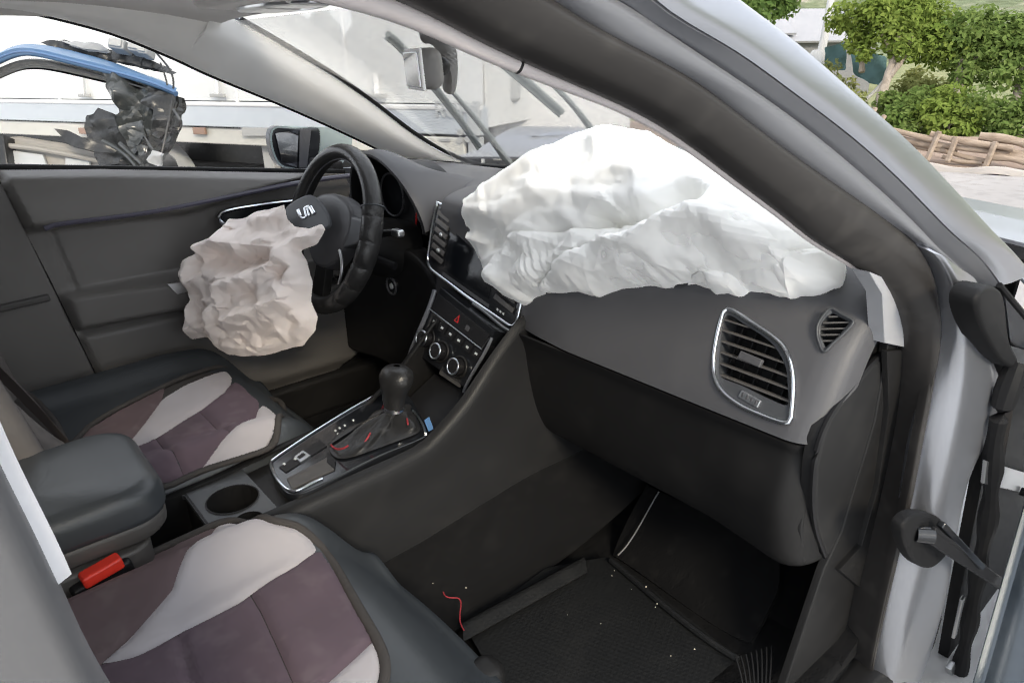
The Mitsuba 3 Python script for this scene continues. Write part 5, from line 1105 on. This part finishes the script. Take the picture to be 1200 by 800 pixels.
fA = [(652, 347), (676, 328), (706, 312), (745, 298), (790, 284), (832, 270), (872, 257), (905, 268), (938, 289), (968, 315), (958, 329), (900, 332), (850, 329), (815, 338), (790, 344), (770, 341), (744, 344), (716, 354), (690, 346)]
fB = [(810, 349), (826, 334), (868, 325), (925, 327), (958, 322), (976, 300), (989, 308), (992, 322), (985, 338), (962, 350), (900, 356), (850, 354)]
fC = [(594, 338), (606, 312), (622, 294), (645, 286), (690, 284), (740, 278), (792, 272), (800, 278), (760, 294), (712, 308), (680, 324), (655, 346), (622, 361), (606, 352)]
add(f'{k}__fold', bag(fC, nP, cP, None, (op_, hPB), .010, .004, post=gathers, eps=.04, levels=((.018, 120), (.009, 50), (.0045, 15)), bend=.8, seed=3, n0=9.0, amp=.02, fc_=((20, .010, 3.0, -.35), (70, .007, 3.0, -.3), (260, .0028, 2.4, 1.0)), cr_=((18, .16, .005, .003),))[0], 'airbag_white', 18)
add(f'{k}__fold', bag(fA, nP, cP, None, (op_, hPB), .026, .004, eps=.04, levels=((.018, 120), (.009, 50), (.0045, 15)), bend=.8, seed=3, n0=9.0, amp=.02, fc_=((20, .010, 3.0, -.35), (70, .007, 3.0, -.3), (260, .0028, 2.4, 1.0)), cr_=((18, .16, .005, .003),))[0], 'airbag_white', 18)
add(f'{k}__fold', bag(fB, nP, cP, None, (op_, hPB), .020, .004, eps=.04, levels=((.018, 120), (.009, 50), (.0045, 15)), bend=.8, seed=3, n0=9.0, amp=.02, fc_=((20, .010, 3.0, -.35), (70, .007, 3.0, -.3), (260, .0028, 2.4, 1.0)), cr_=((18, .16, .005, .003),))[0], 'airbag_white', 18)
tag(k, 'large white deflated airbag spread over the passenger dashboard under the windscreen', 'airbag')
seam = [at(x, y, n=nP, c=cP)+unit(-nP)*.11 for x, y in ((590, 330), (620, 300))]

# ================================================================ outside: ground
def gz(x, y):
    """height of the ground"""
    x, y = np.asarray(x, float), np.asarray(y, float)
    z = -.35*smooth01(2.2, 5.0, y)*smooth01(8, 4, x) + 0*x
    r = np.hypot(x-2, y); far = smooth01(60, 400, r)
    return z
def sheet(x0, x1, y0, y1, nx, ny, dz=0, f=gz):
    X, Y = np.meshgrid(np.linspace(x0, x1, nx), np.linspace(y0, y1, ny), indexing='ij')
    return grid_mesh(np.stack([X, Y, f(X, Y)+dz], -1))
gx = np.r_[-900, -300, -80, -30, np.linspace(-12, 30, 60), 60, 120, 300, 900]; gy = np.r_[-900, -300, -80, -30, np.linspace(-12, 30, 60), 60, 120, 300, 900]
X, Y = np.meshgrid(gx, gy, indexing='ij')
struct('ground', grid_mesh(np.stack([X, Y, gz(X, Y)-.004], -1)), 'ground_dust')

# ================================================================ outside: the white trailer, the lorry and the wreck
TA, TB = at(0, 100, d=8.6), at(540, 126, d=6.0)
td = unit((TB-TA)*V(1, 1, 0)); tn_ = np.cross(td, [0, 0, 1]); tn_ = tn_ if tn_@(CAM-TA) > 0 else -tn_
def tp(px_, py_, off=0.0): return at(px_, py_, n=tn_, c=float(TA@tn_)+off)
TS = lambda s, z, off=0.0: V(*(TA+td*s)[:2], 0)+V(0, 0, z)+tn_*off
s_of = lambda p: float((p-TA)@td)
z_rt, z_rb, z_gb = tp(300, 121)[2], tp(300, 150)[2], tp(300, 171)[2]
s0, s1 = s_of(tp(0, 100))-6.0, s_of(tp(567, 120))
TR_ = root('lorry_trailer'); tag(TR_, 'long white curtain-sided trailer parked beyond the driver window', 'trailer')
def trl(part, m, mat, sm=30): return add(f'{TR_}__{part}', m, mat, sm)
def slab_t(sa, sb, za, zb, off, th): return rbox((sb-sa, th, zb-za), min(.015, th*.4), TS((sa+sb)/2, (za+zb)/2, off-th/2), np.stack([td, np.cross([0, 0, 1], td), V(0, 0, 1)], 1))
n_p = 9; ed = np.linspace(s0, s1, n_p+1)
for i in range(n_p):
    X_ = np.linspace(ed[i]+.006, ed[i+1]-.006, 24); Z_ = np.linspace(z_rt+.02, z_rt+2.6, 30)
    g = np.array([[TS(s, z, .012*math.sin((s-ed[i])*7)*math.sin((z-z_rt)*1.2)+.018*(meshkit.fbm(V(s*1.3, z*1.3, i)[None], 3, 4)[0]-.5)) for z in Z_] for s in X_])
    trl('side_curtain', thick(g, .01), 'curtain_white', True)
    trl('curtain_post', slab_t(ed[i]-.02, ed[i]+.02, z_rt, z_rt+2.6, .012, .04), 'lorry_white')
trl('floor_rail', slab_t(s0, s1, z_rb, z_rt, .04, .12), 'rail_pale')
trl('rail_lip', slab_t(s0, s1, z_rt-.035, z_rt+.01, .055, .05), 'lorry_white')
trl('roof', slab_t(s0, s1, z_rt+2.6, z_rt+2.72, .03, 2.5), 'lorry_white')
trl('box', slab_t(s0+.1, s1-.02, z_rb+.05, z_rt+2.6, -.08, 2.3), 'curtain_white')
trl('side_guard', slab_t(s0, s_of(tp(452, 160)), z_gb, z_rb-.012, .0, .05), 'guard_cream')
trl('chassis', slab_t(s0, s1-.3, z_gb-.28, z_rb-.04, -.5, 1.4), 'scrap_black')
for px_ in (-150, 97, 253, 340, 440): 
    a, b = tp(px_, 86, .03), tp(px_+2, 112, .05)
    k = trl('latch', bar(a, b, .05, .012), 'lorry_white'); add(k+'__buckle', bar(b+td*-.10, b+td*.10, .03, .035), 'grey_mid')
for px_ in (99, 234, 395): c = tp(px_, 153.5, .035); trl('marker_lamp', bar(c-td*.09, c+td*.09, .03, .07), 'lamp_amber')
a, b = tp(284, 154.5, .03), tp(330, 154.5, .03); trl('side_plate', bar(a, b, .02, .085), 'grey_mid')
lo = tp(509, 137, .052); L_ = meshkit.text_mesh('RUPS', .13, .006, True); v_ = np.array(L_.vertices)
sgn = 1 if td@_R > 0 else -1
L_.vertices = lo+v_[:, :1]*td*sgn+v_[:, 1:2]*V(0, 0, 1)+v_[:, 2:]*tn_; trl('lettering', L_, 'mudguard')
c = tp(559, 139, .05); trl('corner_plate', slab_t(s_of(tp(551, 139)), s_of(tp(566, 139)), z_rb, z_rt+.02, .07, .03), 'mudguard')
trl('corner_post', slab_t(s1-.16, s1-.02, z_gb-.1, z_rb-.01, .03, .06), 'mudguard')
trl('light_board', slab_t(s_of(tp(470, 160)), s1-.18, z_gb+.0, z_rb-.02, .05, .05), 'guard_cream')
trl('board_plate', slab_t(s_of(tp(518, 156)), s_of(tp(531, 156)), z_gb+.12, z_rb-.03, .065, .02), 'grey_mid')
for q in ((540, 155), (540, 164), (549, 163)): c = tp(*q, .055); trl('board_lamp', tube([c, c+tn_*.02], .028, 12), 'grey_mid')
for px_, py_ in ((172, 226), (70, 228)):
    c = tp(px_, py_, -.02); t = np.linspace(0, 2*np.pi, 48, endpoint=False); pf_ = [(.26, .02), (.30, .06), (.42, .07), (.475, .04), (.49, -.02), (.49, -.20), (.45, -.24)]
    k = trl('wheel', grid_mesh(np.array([c+r_*np.cos(t)[:, None]*td+r_*np.sin(t)[:, None]*V(0, 0, 1)+tn_*h for r_, h in pf_]), cv=True), 'tyre', 40)
    add(k+'__rim', grid_mesh(np.array([c+r_*np.cos(t)[:, None]*td+r_*np.sin(t)[:, None]*V(0, 0, 1)+tn_*h for r_, h in [(.27, .01), (.24, .02), (.22, -.06), (.10, -.03), (.08, .03), (.005, .03)]]), cv=True), 'scrap_grey', 30)
    a_ = np.linspace(-.15, 1.1, 16); A_ = [c+.60*np.cos(x)*td*sgn+.60*np.sin(x)*V(0, 0, 1) for x in a_]
    trl('mudguard', thick(np.array([[p+tn_*.02, p-tn_*.28] for p in A_]), .03), 'mudguard')
trl('leg', slab_t(s_of(tp(300, 190)), s_of(tp(312, 190)), z_gb-.4, z_gb, -.1, .1), 'grey_mid')

# a white lorry next to it, seen through the windscreen
CB = root('white_lorry'); tag(CB, 'white lorry with a grey door mirror seen through the windscreen', 'lorry')
c0, c1_ = at(573, 100, d=6.6), at(860, 100, d=7.2); cd = unit((c1_-c0)*V(1, 1, 0)); cn = np.cross(cd, [0, 0, 1]); cn = cn if cn@(CAM-c0) > 0 else -cn
CS = lambda s, z, off=0.0: V(*(c0+cd*s)[:2], 0)+V(0, 0, z)+cn*off
Rc = np.stack([cd, np.cross([0, 0, 1], cd), V(0, 0, 1)], 1)
add(f'{CB}__body', rbox((1.5, 2.2, 2.9), .10, CS(.75, 1.85, -1.1), Rc), 'lorry_white', 40)
add(f'{CB}__door', rbox((1.1, .02, 1.9), .006, CS(.72, 1.35, .006), Rc), 'lorry_white', 30)
add(f'{CB}__sill', rbox((1.5, .08, .16), .02, CS(.75, .36, .0), Rc), 'guard_cream', 30)
mm = at(597, 93, d=6.35)
k = add(f'{CB}__door_mirror', rbox((.20, .10, .40), .045, mm, Rc), 'mudguard', 40); add(k+'__arm', tube(cr([mm+V(0, 0, .2), mm+V(0, 0, .27)-cn*.10, mm+V(0, 0, .28)-cn*.35], 10), .016, 8), 'grey_mid')
hk = [at(x, y, d=6.45) for x, y in ((580, 135), (588, 136), (594, 140), (596, 146))]; add(f'{CB}__handle', tube(cr(hk, 12), .010, 6), 'grey_mid')
add(f'{CB}__edge_post', tube([CS(.03, .3, .01), CS(.03, 3.2, .01)], .05, 10), 'curtain_white')
for i in range(1):
    t = np.linspace(0, 2*np.pi, 40, endpoint=False); c = CS(.55, .10, -.05)
    add(f'{CB}__wheel', grid_mesh(np.array([c+r_*np.cos(t)[:, None]*cd+r_*np.sin(t)[:, None]*V(0, 0, 1)+cn*h for r_, h in [(.01, .02), (.25, .02), (.42, .05), (.48, .0), (.48, -.25)]]), cv=True), 'tyre', 40)

# the wrecked blue car
WR = root('wrecked_car'); tag(WR, 'wrecked blue car with its bonnet torn up beside the driver window', 'car')
D = 4.3
w = lambda x, y, d=D: at(x, y, d=d)
lip = cr([w(-60, 84), w(0, 68), (w(27, 60)), w(70, 67), w(130, 82), w(175, 95), w(206, 108)], 70)
bkc = cr([w(-50, 92, 5.3), w(0, 76, 5.3), w(30, 66, 5.3), w(80, 71, 5.3), w(130, 82, 5.3), w(165, 90, 5.2), w(196, 102, 5.1)], 70)
t_ = np.linspace(0, 1, 14)[:, None, None]; G_ = lip*(1-t_)+bkc*t_; G_[:, :, 2] += .05*np.sin(np.pi*t_[:, :, 0])*np.cos(np.linspace(-1, 1, 70)*2)+.02*(meshkit.fbm(np.c_[np.linspace(0, 4, 70), np.zeros((70, 2))], 3, 8)-.5)
add(f'{WR}__bonnet', thick(G_, .02), 'blue_paint', 40, 'torn up bonnet with bent blue edge')
add(f'{WR}__bonnet__lip', tube(lip+V(0, 0, -.012), .022, 10, ry=.017), 'blue_paint', 40)
add(f'{WR}__bonnet__groove', tube(lip+V(0, 0, -.012)-_f*.024, .006, 6), 'blue_dark', 40)
ug = np.array([lip+V(0, 0, -.06), lip*.5+bkc*.5+V(0, 0, -.10), bkc+V(0, 0, -.03)]); add(f'{WR}__bonnet__lining', thick(ug, .01), 'scrap_black', 40)
def shard(pts, d, t, mat, seed, amp=.05, sm=30, key='scrap'):
    P = ats(pts, d=d); o = P.mean(0); a, b = _R, _U; v, f, dist = fill(np.c_[(P-o)@a, (P-o)@b], .022)
    h = amp*2.2*crumple(np.c_[v*1.0, 0*v[:, 0]], seed, 5.0, 3, .5); top = o+v[:, :1]*a+v[:, 1:]*b-h[:, None]*_f
    n_ = len(v); m = trimesh.Trimesh(np.vstack([top, top+_f*t]), np.vstack([f, f[:, ::-1]+n_]), process=False)
    return add(f'{WR}__{key}', m, mat, sm)
shard([(121, 84), (150, 92), (180, 100), (206, 108), (203, 130), (196, 160), (188, 186), (165, 192), (150, 175), (135, 150), (138, 128), (128, 110)], 4.32, .10, 'scrap_film', 5, .07, 20, 'headlamp_housing')
shard([(172, 102), (203, 110), (198, 140), (190, 165), (178, 158), (182, 130), (166, 122)], 4.22, .03, 'scrap_black', 6, .05, 20)
shard([(98, 133), (110, 134), (114, 126), (134, 133), (140, 150), (152, 168), (150, 192), (118, 196), (108, 172), (100, 155)], 4.26, .08, 'scrap_black', 7, .06, 20)
shard([(64, 151), (78, 152), (105, 166), (118, 175), (112, 178), (80, 170)], 4.4, .04, 'scrap_black', 8, .03)
shard([(140, 150), (165, 138), (172, 165), (150, 178)], 4.2, .02, 'scrap_film', 9, .05)
shard([(48, 50), (60, 47), (100, 52), (130, 58), (165, 66), (200, 79), (196, 83), (150, 74), (110, 68), (75, 62), (58, 55)], 4.7, .06, 'scrap_black', 11, .04)
shard([(68, 47), (90, 49), (120, 53), (128, 60), (100, 59)], 4.65, .04, 'scrap_grey', 12, .03)
for x0, y0, x1, y1, sd_ in ((131, 48, 152, 62, 1), (154, 50, 172, 65, 2), (166, 54, 178, 68, 3)):
    c = w((x0+x1)/2, (y0+y1)/2, 4.62); s_ = 4.62/FOC
    k = add(f'{WR}__scrap_box', rbox(((x1-x0)*s_*.9, .12, (y1-y0)*s_*.85), .012, c, np.stack([unit(_R-.16*_U), unit(_f), unit(_U+.16*_R)], 1)), 'scrap_grey', 30)
    add(k+'__insert', rbox(((x1-x0)*s_*.7, .02, (y1-y0)*s_*.6), .006, c-_f*.065, np.stack([unit(_R-.16*_U), unit(_f), unit(_U+.16*_R)], 1)), 'grey_mid', 30)
for pts, r_ in (([(176, 52), (190, 70), (200, 84), (203, 104)], .006), ([(203, 128), (208, 136), (211, 141)], .008), ([(140, 168), (155, 182), (166, 192)], .014), ([(203, 112), (196, 150), (188, 184)], .006), ([(168, 160), (176, 172), (186, 188)], .010), ([(120, 165), (145, 180), (160, 196)], .012), ([(188, 74), (193, 88), (196, 100)], .005)):
    add(f'{WR}__torn_cable', tube(cr([w(x, y, 4.15) for x, y in pts], 16), r_, 6), 'scrap_film' if r_ > .007 else 'scrap_black')
for i, q in enumerate((((150, 150), (168, 156), (164, 172), (152, 168)), ((178, 176), (192, 180), (188, 196), (176, 192)), ((160, 172), (172, 170), (170, 180), (162, 182)))):
    shard(q, 4.12, .02, 'scrap_grey' if i == 1 else 'scrap_film', 60+i, .04, 20, 'torn_piece')
bt_ = [w(x, y, 4.6) for x, y in ((2, 160), (20, 158), (70, 166), (110, 176), (118, 186), (116, 205), (2, 205))]
add(f'{WR}__bumper', plate(np.array(bt_), .35, -_f, .03), 'box_taupe', 40)
add(f'{WR}__bumper__inset', plate(np.array([w(x, y, 4.57) for x, y in ((14, 176), (50, 181), (57, 202), (14, 202))]), .02, -_f, .008), 'box_pane', 40)
add(f'{WR}__bumper__inset', plate(np.array([w(x, y, 4.57) for x, y in ((76, 184), (104, 188), (106, 204), (76, 204))]), .02, -_f, .008), 'box_pane', 40)
add(f'{WR}__bumper__step', tube(cr([w(0, 171, 4.55), w(40, 174, 4.55), (w(85, 182, 4.55)), w(116, 188, 4.55)], 20), .018, 8), 'box_taupe', 40)
add(f'{WR}__bumper', plate(np.array([w(x, y, 4.5) for x, y in ((-10, 155), (4, 158), (10, 200), (-10, 210))]), .2, -_f, .02), 'scrap_black', 40)
bx_ = w(60, 330, 4.9); add(f'{WR}__body', rbox((2.2, 1.4, .55), .12, w(0, 235, 5.2), np.stack([_R*V(1, 1, 0)/np.linalg.norm(_R[:2]), np.cross([0, 0, 1], _R*V(1, 1, 0)/np.linalg.norm(_R[:2])), V(0, 0, 1)], 1)), 'scrap_black', 40)

# ================================================================ outside: road, verge, trees, house, hills
va, vb = at(1060, 197, z=0), at(1200, 206, z=0); vd = unit(vb-va); vn = np.cross([0, 0, 1], vd); vn = vn if vn@(va-CAM) > 0 else -vn     # vn: away from the car
def vp(s, o, z): return va*V(1, 1, 0)+vd*s+vn*o+V(0, 0, z)
S_ = np.linspace(-9, 14, 90)
struct('road', thick(np.array([[vp(s, o, .004) for o in np.linspace(-5.5, -.12, 12)] for s in S_]), .003), 'road_grey')
wob = lambda s: .06*math.sin(s*1.7)+.04*math.sin(s*4.1+1)
struct('kerb', thick(np.array([[vp(s, o+wob(s)*.6, z+.02*math.sin(s*9)) for o, z in ((-.16, .0), (-.14, .05), (-.05, .065), (.03, .03))] for s in np.linspace(-9, 14, 200)]), .01), 'kerb_stone')
B_ = np.array([[vp(s, o, .01+.05*float(smooth01(-.05, .2, o))+.05*float(smooth01(.35, .9, o))-.25*float(smooth01(2.5, 8, o))+.08*(float(meshkit.fbm(V(s*2, o*2, 0)[None], 3, 2)[0])-.5)*float(smooth01(-.1, .3, o))) for o in np.linspace(-.05, 9, 40)] for s in np.linspace(-9, 14, 160)])
struct('verge', grid_mesh(B_), 'soil')
struct('grass_field', grid_mesh(np.array([[vp(s, o, .05+.012*o) for o in (3.0, 6, 12, 24, 45)] for s in np.linspace(-40, 40, 30)])), 'field_grass')
# loose logs laid along the verge, and the stakes that hold them
LG = [((1022, 150), (1098, 163), .040, 'upper pale log by the leaning stakes'), ((1026, 157), (1104, 171), .045, 'second pale log from the top at the left end of the pile'), ((1040, 166), (1122, 178), .035, 'thin split log low at the left end of the pile'), ((1090, 157), (1188, 176), .042, 'long pale log across the middle of the pile'),
      ((1092, 166), (1200, 186), .040, 'long log under the middle stakes'), ((1148, 158), (1215, 172), .060, 'thick pale log on top at the right end of the pile'), ((1158, 184), (1215, 191), .045, 'short log at the bottom right of the pile'), ((1088, 175), (1162, 189), .034, 'thin log in front of the soil bank'), ((1168, 174), (1215, 182), .040, 'log end wedged below the thick log'), ((1104, 184), (1150, 193), .028, 'thin stick lying at the foot of the pile')]
LD = 9.05
for i, (p, q, r_, lab) in enumerate(LG):
    lk = dict(n=vn, c=float(va@vn)+.10+.04*(i % 3)); a, b = at(*p, **lk), at(*q, **lk); t = np.linspace(0, 1, 16)[:, None]
    P = a*(1-t)+b*t+np.c_[np.zeros(16), np.zeros(16), .012*np.sin(np.linspace(0, 5, 16)+i)]
    k = add('log', tube(P, .78*r_*(1+.10*np.sin(np.linspace(0, 9, 16)+i)), 9), 'log_wood', 50); tag(k, lab, 'log', 'logs laid along the verge')
for i, (p, q, lab) in enumerate((((1086, 188), (1101, 154), 'first leaning stake holding the log pile'), ((1110, 190), (1121, 160), 'second stake holding the log pile'), ((1154, 197), (1167, 166), 'third stake holding the log pile'), ((1014, 152), (1026, 126), 'stake leaning beside the tree trunk'), ((1024, 155), (1037, 135), 'short stake in front of the tree trunk'))):
    k = add('stake', bar(at(*p, n=vn, c=float(va@vn)+.01), at(*q, n=vn, c=float(va@vn)+.07), .05, .04), 'log_wood'); tag(k, lab, 'stake', 'wooden stakes along the verge')
def leaves(balls, n, size, seed, fill_=.55):
    """many small bent leaf cards through the volume of a crown made of uneven clumps (px, py, depth, radius in m)"""
    g = np.random.default_rng(seed); C = np.array([at(x, y, d=d) for x, y, d, r in balls]); Rr = np.array([b[3] for b in balls])
    pk = g.choice(len(balls), n, p=Rr**2/np.sum(Rr**2)); dirs = g.normal(size=(n, 3)); dirs /= np.linalg.norm(dirs, axis=1, keepdims=True)
    rad = g.random(n)**fill_; P = C[pk]+dirs*(Rr[pk]*rad)[:, None]*np.array([1, 1, .85])
    keep = meshkit.fbm(P*5.0, 3, seed) > .40; P, dirs = P[keep], dirs[keep]; n = len(P)
    nrm = dirs*.6+g.normal(size=(n, 3))*.6+np.array([0, 0, .5]); nrm /= np.linalg.norm(nrm, axis=1, keepdims=True)
    a = np.cross(nrm, g.normal(size=(n, 3))); a /= np.linalg.norm(a, axis=1, keepdims=True); b = np.cross(nrm, a); s = size*(.6+.8*g.random(n))[:, None]
    V_ = np.stack([P-a*s*.9, P-b*s*.5+nrm*s*.12, P+a*s, P+b*s*.5+nrm*s*.12], 1).reshape(-1, 3); i = np.arange(n)*4
    return trimesh.Trimesh(V_, np.vstack([np.c_[i, i+1, i+2], np.c_[i, i+2, i+3]]), process=False)
def trunk(pts, r0, r1): return tube(cr(pts, 16), np.linspace(r0, r1, 16)*(1+.10*np.sin(np.arange(16)*1.7)), 9)
def tree(label, balls, n, size, mat, limbs, seed):
    k = root('tree'); tag(k, label, 'tree', 'clipped trees beyond the road')
    add(f'{k}__crown', leaves(balls, n, size, seed), mat, False); labels[f'{k}__crown'] = {'kind': 'stuff'}
    for i, (pts, r0, r1) in enumerate(limbs): add(f'{k}__{"trunk" if i == 0 else "limb"}', trunk([at(*p) if len(p) == 2 else at(p[0], p[1], d=p[2]) for p in pts], r0, r1), 'bark', 50)
tree('leafy tree with its crown cut off by the car roof pillar', [(800, -30, 12, .5), (838, -2, 12, .42), (870, -8, 12.2, .5), (868, 12, 11.8, .38), (900, 2, 12, .42), (915, -20, 12.3, .5), (920, 8, 12.2, .25), (885, 20, 11.7, .28), (850, 18, 12, .25)], 5500, .060, 'leaf_dark', [([(868, 120, 12), (872, 60, 12), (878, 10, 12)], .08, .05)], 3)
tree('flat-topped bright green tree with a bare leaning trunk and a white pole at its side', [(990, 22, 11.6, .34), (1005, 45, 11.5, .30), (1022, 18, 11.3, .40), (1045, 38, 11.2, .42), (1068, 22, 11.3, .42), (1086, 50, 11.2, .40), (1060, 58, 11.0, .26), (1098, 28, 11.4, .42), (1012, 64, 11.3, .16), (1110, 62, 11.1, .36), (1035, 5, 11.5, .40), (1075, 2, 11.5, .4)], 10000, .050, 'leaf_bright',
     [([(1017, 156, 11.1), (1028, 125, 11.1), (1040, 92, 11.1), (1048, 68, 11.1)], .085, .06), ([(1040, 92, 11.1), (1060, 66, 11.0), (1068, 40, 11.1)], .05, .025), ([(1044, 80, 11.1), (1042, 58, 11.2), (1030, 36, 11.2)], .045, .02), ([(1048, 68, 11.1), (1052, 45, 11.1), (1060, 25, 11.2)], .04, .02), ([(1010, 85, 11.6), (1009, 62, 11.6), (1004, 40, 11.6)], .05, .03)], 5)
tree('broad green tree at the photograph edge above the hedge', [(1125, 40, 11, .42), (1140, 78, 10.9, .34), (1160, 55, 11, .42), (1185, 40, 11, .42), (1200, 68, 10.8, .42), (1170, 88, 10.7, .28), (1215, 40, 11, .45), (1150, 30, 11.2, .4), (1205, 95, 10.7, .25), (1128, 95, 10.9, .2)], 8500, .053, 'leaf_hedge',
     [([(1118, 150, 10.9), (1121, 120, 10.9), (1124, 92, 10.9), (1128, 70, 11)], .09, .06), ([(1124, 92, 10.9), (1140, 72, 10.9), (1160, 55, 11)], .05, .025), ([(1190, 120, 10.8), (1196, 90, 10.8), (1200, 66, 10.8)], .07, .04)], 7)
for i, (lab, balls, n, mat, sz) in enumerate((
    ('low green bush behind the leaning stakes', [(1048, 140, 10.4, .26), (1066, 128, 10.5, .32), (1060, 155, 10.2, .22), (1085, 118, 10.6, .30), (1040, 120, 10.8, .22)], 3000, 'leaf_hedge', .045),
    ('rounded green bush in the middle of the hedge above the logs', [(1092, 138, 10.2, .32), (1105, 150, 10.0, .24), (1115, 120, 10.3, .34), (1130, 140, 10.1, .34), (1125, 155, 9.9, .2)], 3800, 'leaf_bright', .045),
    ('dense green bush at the end of the hedge over the thick log', [(1150, 125, 10, .36), (1165, 145, 9.9, .32), (1190, 130, 9.9, .40), (1205, 150, 9.8, .34), (1180, 158, 9.7, .24), (1220, 125, 9.9, .4)], 4200, 'leaf_hedge', .045),
    ('yellowish dry shrub below the house', [(960, 95, 12, .28), (985, 105, 11.6, .30), (975, 80, 12.2, .20), (1000, 120, 11.3, .26), (1010, 135, 11, .2), (948, 78, 12.4, .18)], 1700, 'leaf_dry', .050),
    ('pale overgrown shrub between the trunk and the hedge', [(1062, 108, 12.5, .30), (1085, 100, 12.8, .32), (1105, 108, 12.6, .28), (1072, 90, 13, .22)], 1600, 'leaf_dry', .05),
    ('small green weed clump beside the car pillar', [(935, 62, 12.6, .12), (930, 78, 12.6, .16), (940, 88, 12.4, .14)], 500, 'leaf_bright', .05))):
    k = root('bush'); tag(k, lab, 'bush'); add(f'{k}__foliage', leaves(balls, n, sz, 20+i), mat, False); labels[f'{k}__foliage'] = {'kind': 'stuff'}
    c = np.mean([at(x, y, d=d) for x, y, d, r in balls], 0); add(f'{k}__stem', trunk([c+V(0, 0, -.7), c+V(.02, 0, -.35), c], .03, .015), 'bark')
# white leaning pole, hose and net
k = root('utility_pole'); tag(k, 'white leaning pole in front of the grey house', 'pole')
add(f'{k}__post', tube(np.array([at(952, 100, d=13.5), at(958, 80, d=13.5), at(966, 45, d=13.5), at(979, -30, d=13.5)]), [.13, .09, .075, .06], 14), 'pole_white', 50)
add(f'{k}__footing', tube(np.array([at(944, 110, d=13.4), at(950, 85, d=13.4), at(957, 62, d=13.45)]), [.26, .2, .10], 14), 'pole_white', 50)
k = root('hose'); add(k, tube(cr([at(x, y, d=11.9) for x, y in ((1044, 62), (1046, 76), (1038, 92), (1024, 108), (1012, 120))], 24), .028, 8), 'pole_white'); tag(k, 'pale curved hose hanging beside the leaning trunk', 'hose')
for i, (pts, lab) in enumerate((([(996, 58), (1040, 66), (1036, 100), (1018, 98), (1000, 86)], 'teal netting behind the leaning trunk'), ([(966, 56), (990, 50), (992, 82), (968, 84)], 'teal netting beside the white pole'))):
    P = ats(pts, d=12.8); o = P.mean(0); v, f, dd_ = fill(np.c_[(P-o)@_R, (P-o)@_U], .06); m = trimesh.Trimesh(o+v[:, :1]*_R+v[:, 1:]*_U-_f*.12*crumple(np.c_[v, 0*v[:, 0]], 40+i, 2.5, 2)[:, None], f, process=False)
    k = root('netting'); add(k, m, 'net_teal', True); tag(k, lab, 'netting')
# houses
def house(label, c, ang, w_, dpt, h, rh, wall, roof, eave=.25, win=2):
    k = root('house'); tag(k, label, 'house'); ca_, sa_ = math.cos(ang), math.sin(ang); Rz = np.array([[ca_, -sa_, 0], [sa_, ca_, 0], [0, 0, 1]])
    tr = lambda m: trimesh.Trimesh(np.asarray(m.vertices)@Rz.T+c, m.faces, process=False)
    pg = Polygon([(-dpt/2, 0), (dpt/2, 0), (dpt/2, h), (0, h+rh), (-dpt/2, h)]); m = trimesh.creation.extrude_polygon(pg, w_, engine='earcut')
    m.vertices = np.c_[m.vertices[:, 2]-w_/2, m.vertices[:, 0], m.vertices[:, 1]]; add(f'{k}__wall', tr(m), wall, False)
    for s in (-1, 1):
        q = np.array([(-w_/2-eave, s*(dpt/2+eave), h-rh*eave/(dpt/2)), (w_/2+eave, s*(dpt/2+eave), h-rh*eave/(dpt/2)), (w_/2+eave, 0, h+rh), (-w_/2-eave, 0, h+rh)])+V(0, 0, .06)
        add(f'{k}__roof', tr(plate(q, .05, (0, s, 1), 0)), roof, False)
    for i in range(win):
        x = (i+.5)/win*w_-w_/2
        for s in (-1, 1): add(f'{k}__window', tr(rbox((w_*.5/win, .06, h*.32), .01, (x, s*dpt/2, h*.6))), 'gloss_black', False)
    return k
hz = lambda p, z: V(p[0], p[1], z)
angR = math.atan2(_R[1], _R[0])
house('grey house with a pale sloping roof behind the white pole', hz(at(925, 60, d=19.5), -1.2), angR+.15, 3.2, 3.0, 2.75, .75, 'house_wall', 'house_roof', .2, 0)
house('small pale annex with a lean roof beside the grey house', hz(at(872, 50, d=19), -1.2), angR-.1, 1.8, 2.0, 2.9, .35, 'house_wall', 'house_roof', .15, 0)
# hills
def hill(x, y):
    r = np.hypot(x, y); h = 22*smooth01(40, 190, r)+55*smooth01(120, 420, r)
    return h*(.55+.9*meshkit.fbm(np.stack([x/90, y/90, 0*x], -1), 4, 6))*smooth01(30, 90, r)-2.0
az = np.radians(np.linspace(-75, 42, 130)); rr = np.r_[np.linspace(24, 80, 20), np.linspace(90, 480, 40)]
A_, R_2 = np.meshgrid(az, rr, indexing='ij'); hx, hy = R_2*np.cos(A_), R_2*np.sin(A_)
struct('hills', grid_mesh(np.stack([hx, hy, hill(hx, hy)], -1)), 'hill_green')
for i, (px_, r_, wl_, rf_, lab) in enumerate(((1150, 260, 'house_cream', 'house_roof', 'cream house with a grey roof on the hillside'), (1185, 330, 'lorry_white', 'tile_red', 'white house with a red roof on the hillside'), (948, 240, 'house_cream', 'tile_red', 'cream house with a red roof beyond the white pole'), (1110, 380, 'lorry_white', 'house_roof', 'white house high on the hillside'))):
    q = at(px_, 20, d=1.0)-CAM; a_ = math.atan2(q[1], q[0]); x, y = CAM[0]+r_*math.cos(a_), CAM[1]+r_*math.sin(a_)
    house(lab, V(x, y, float(hill(np.array(x), np.array(y)))-.8), angR+.3*i, 11, 8, 6.2, 2.0, wl_, rf_, .5, 3)
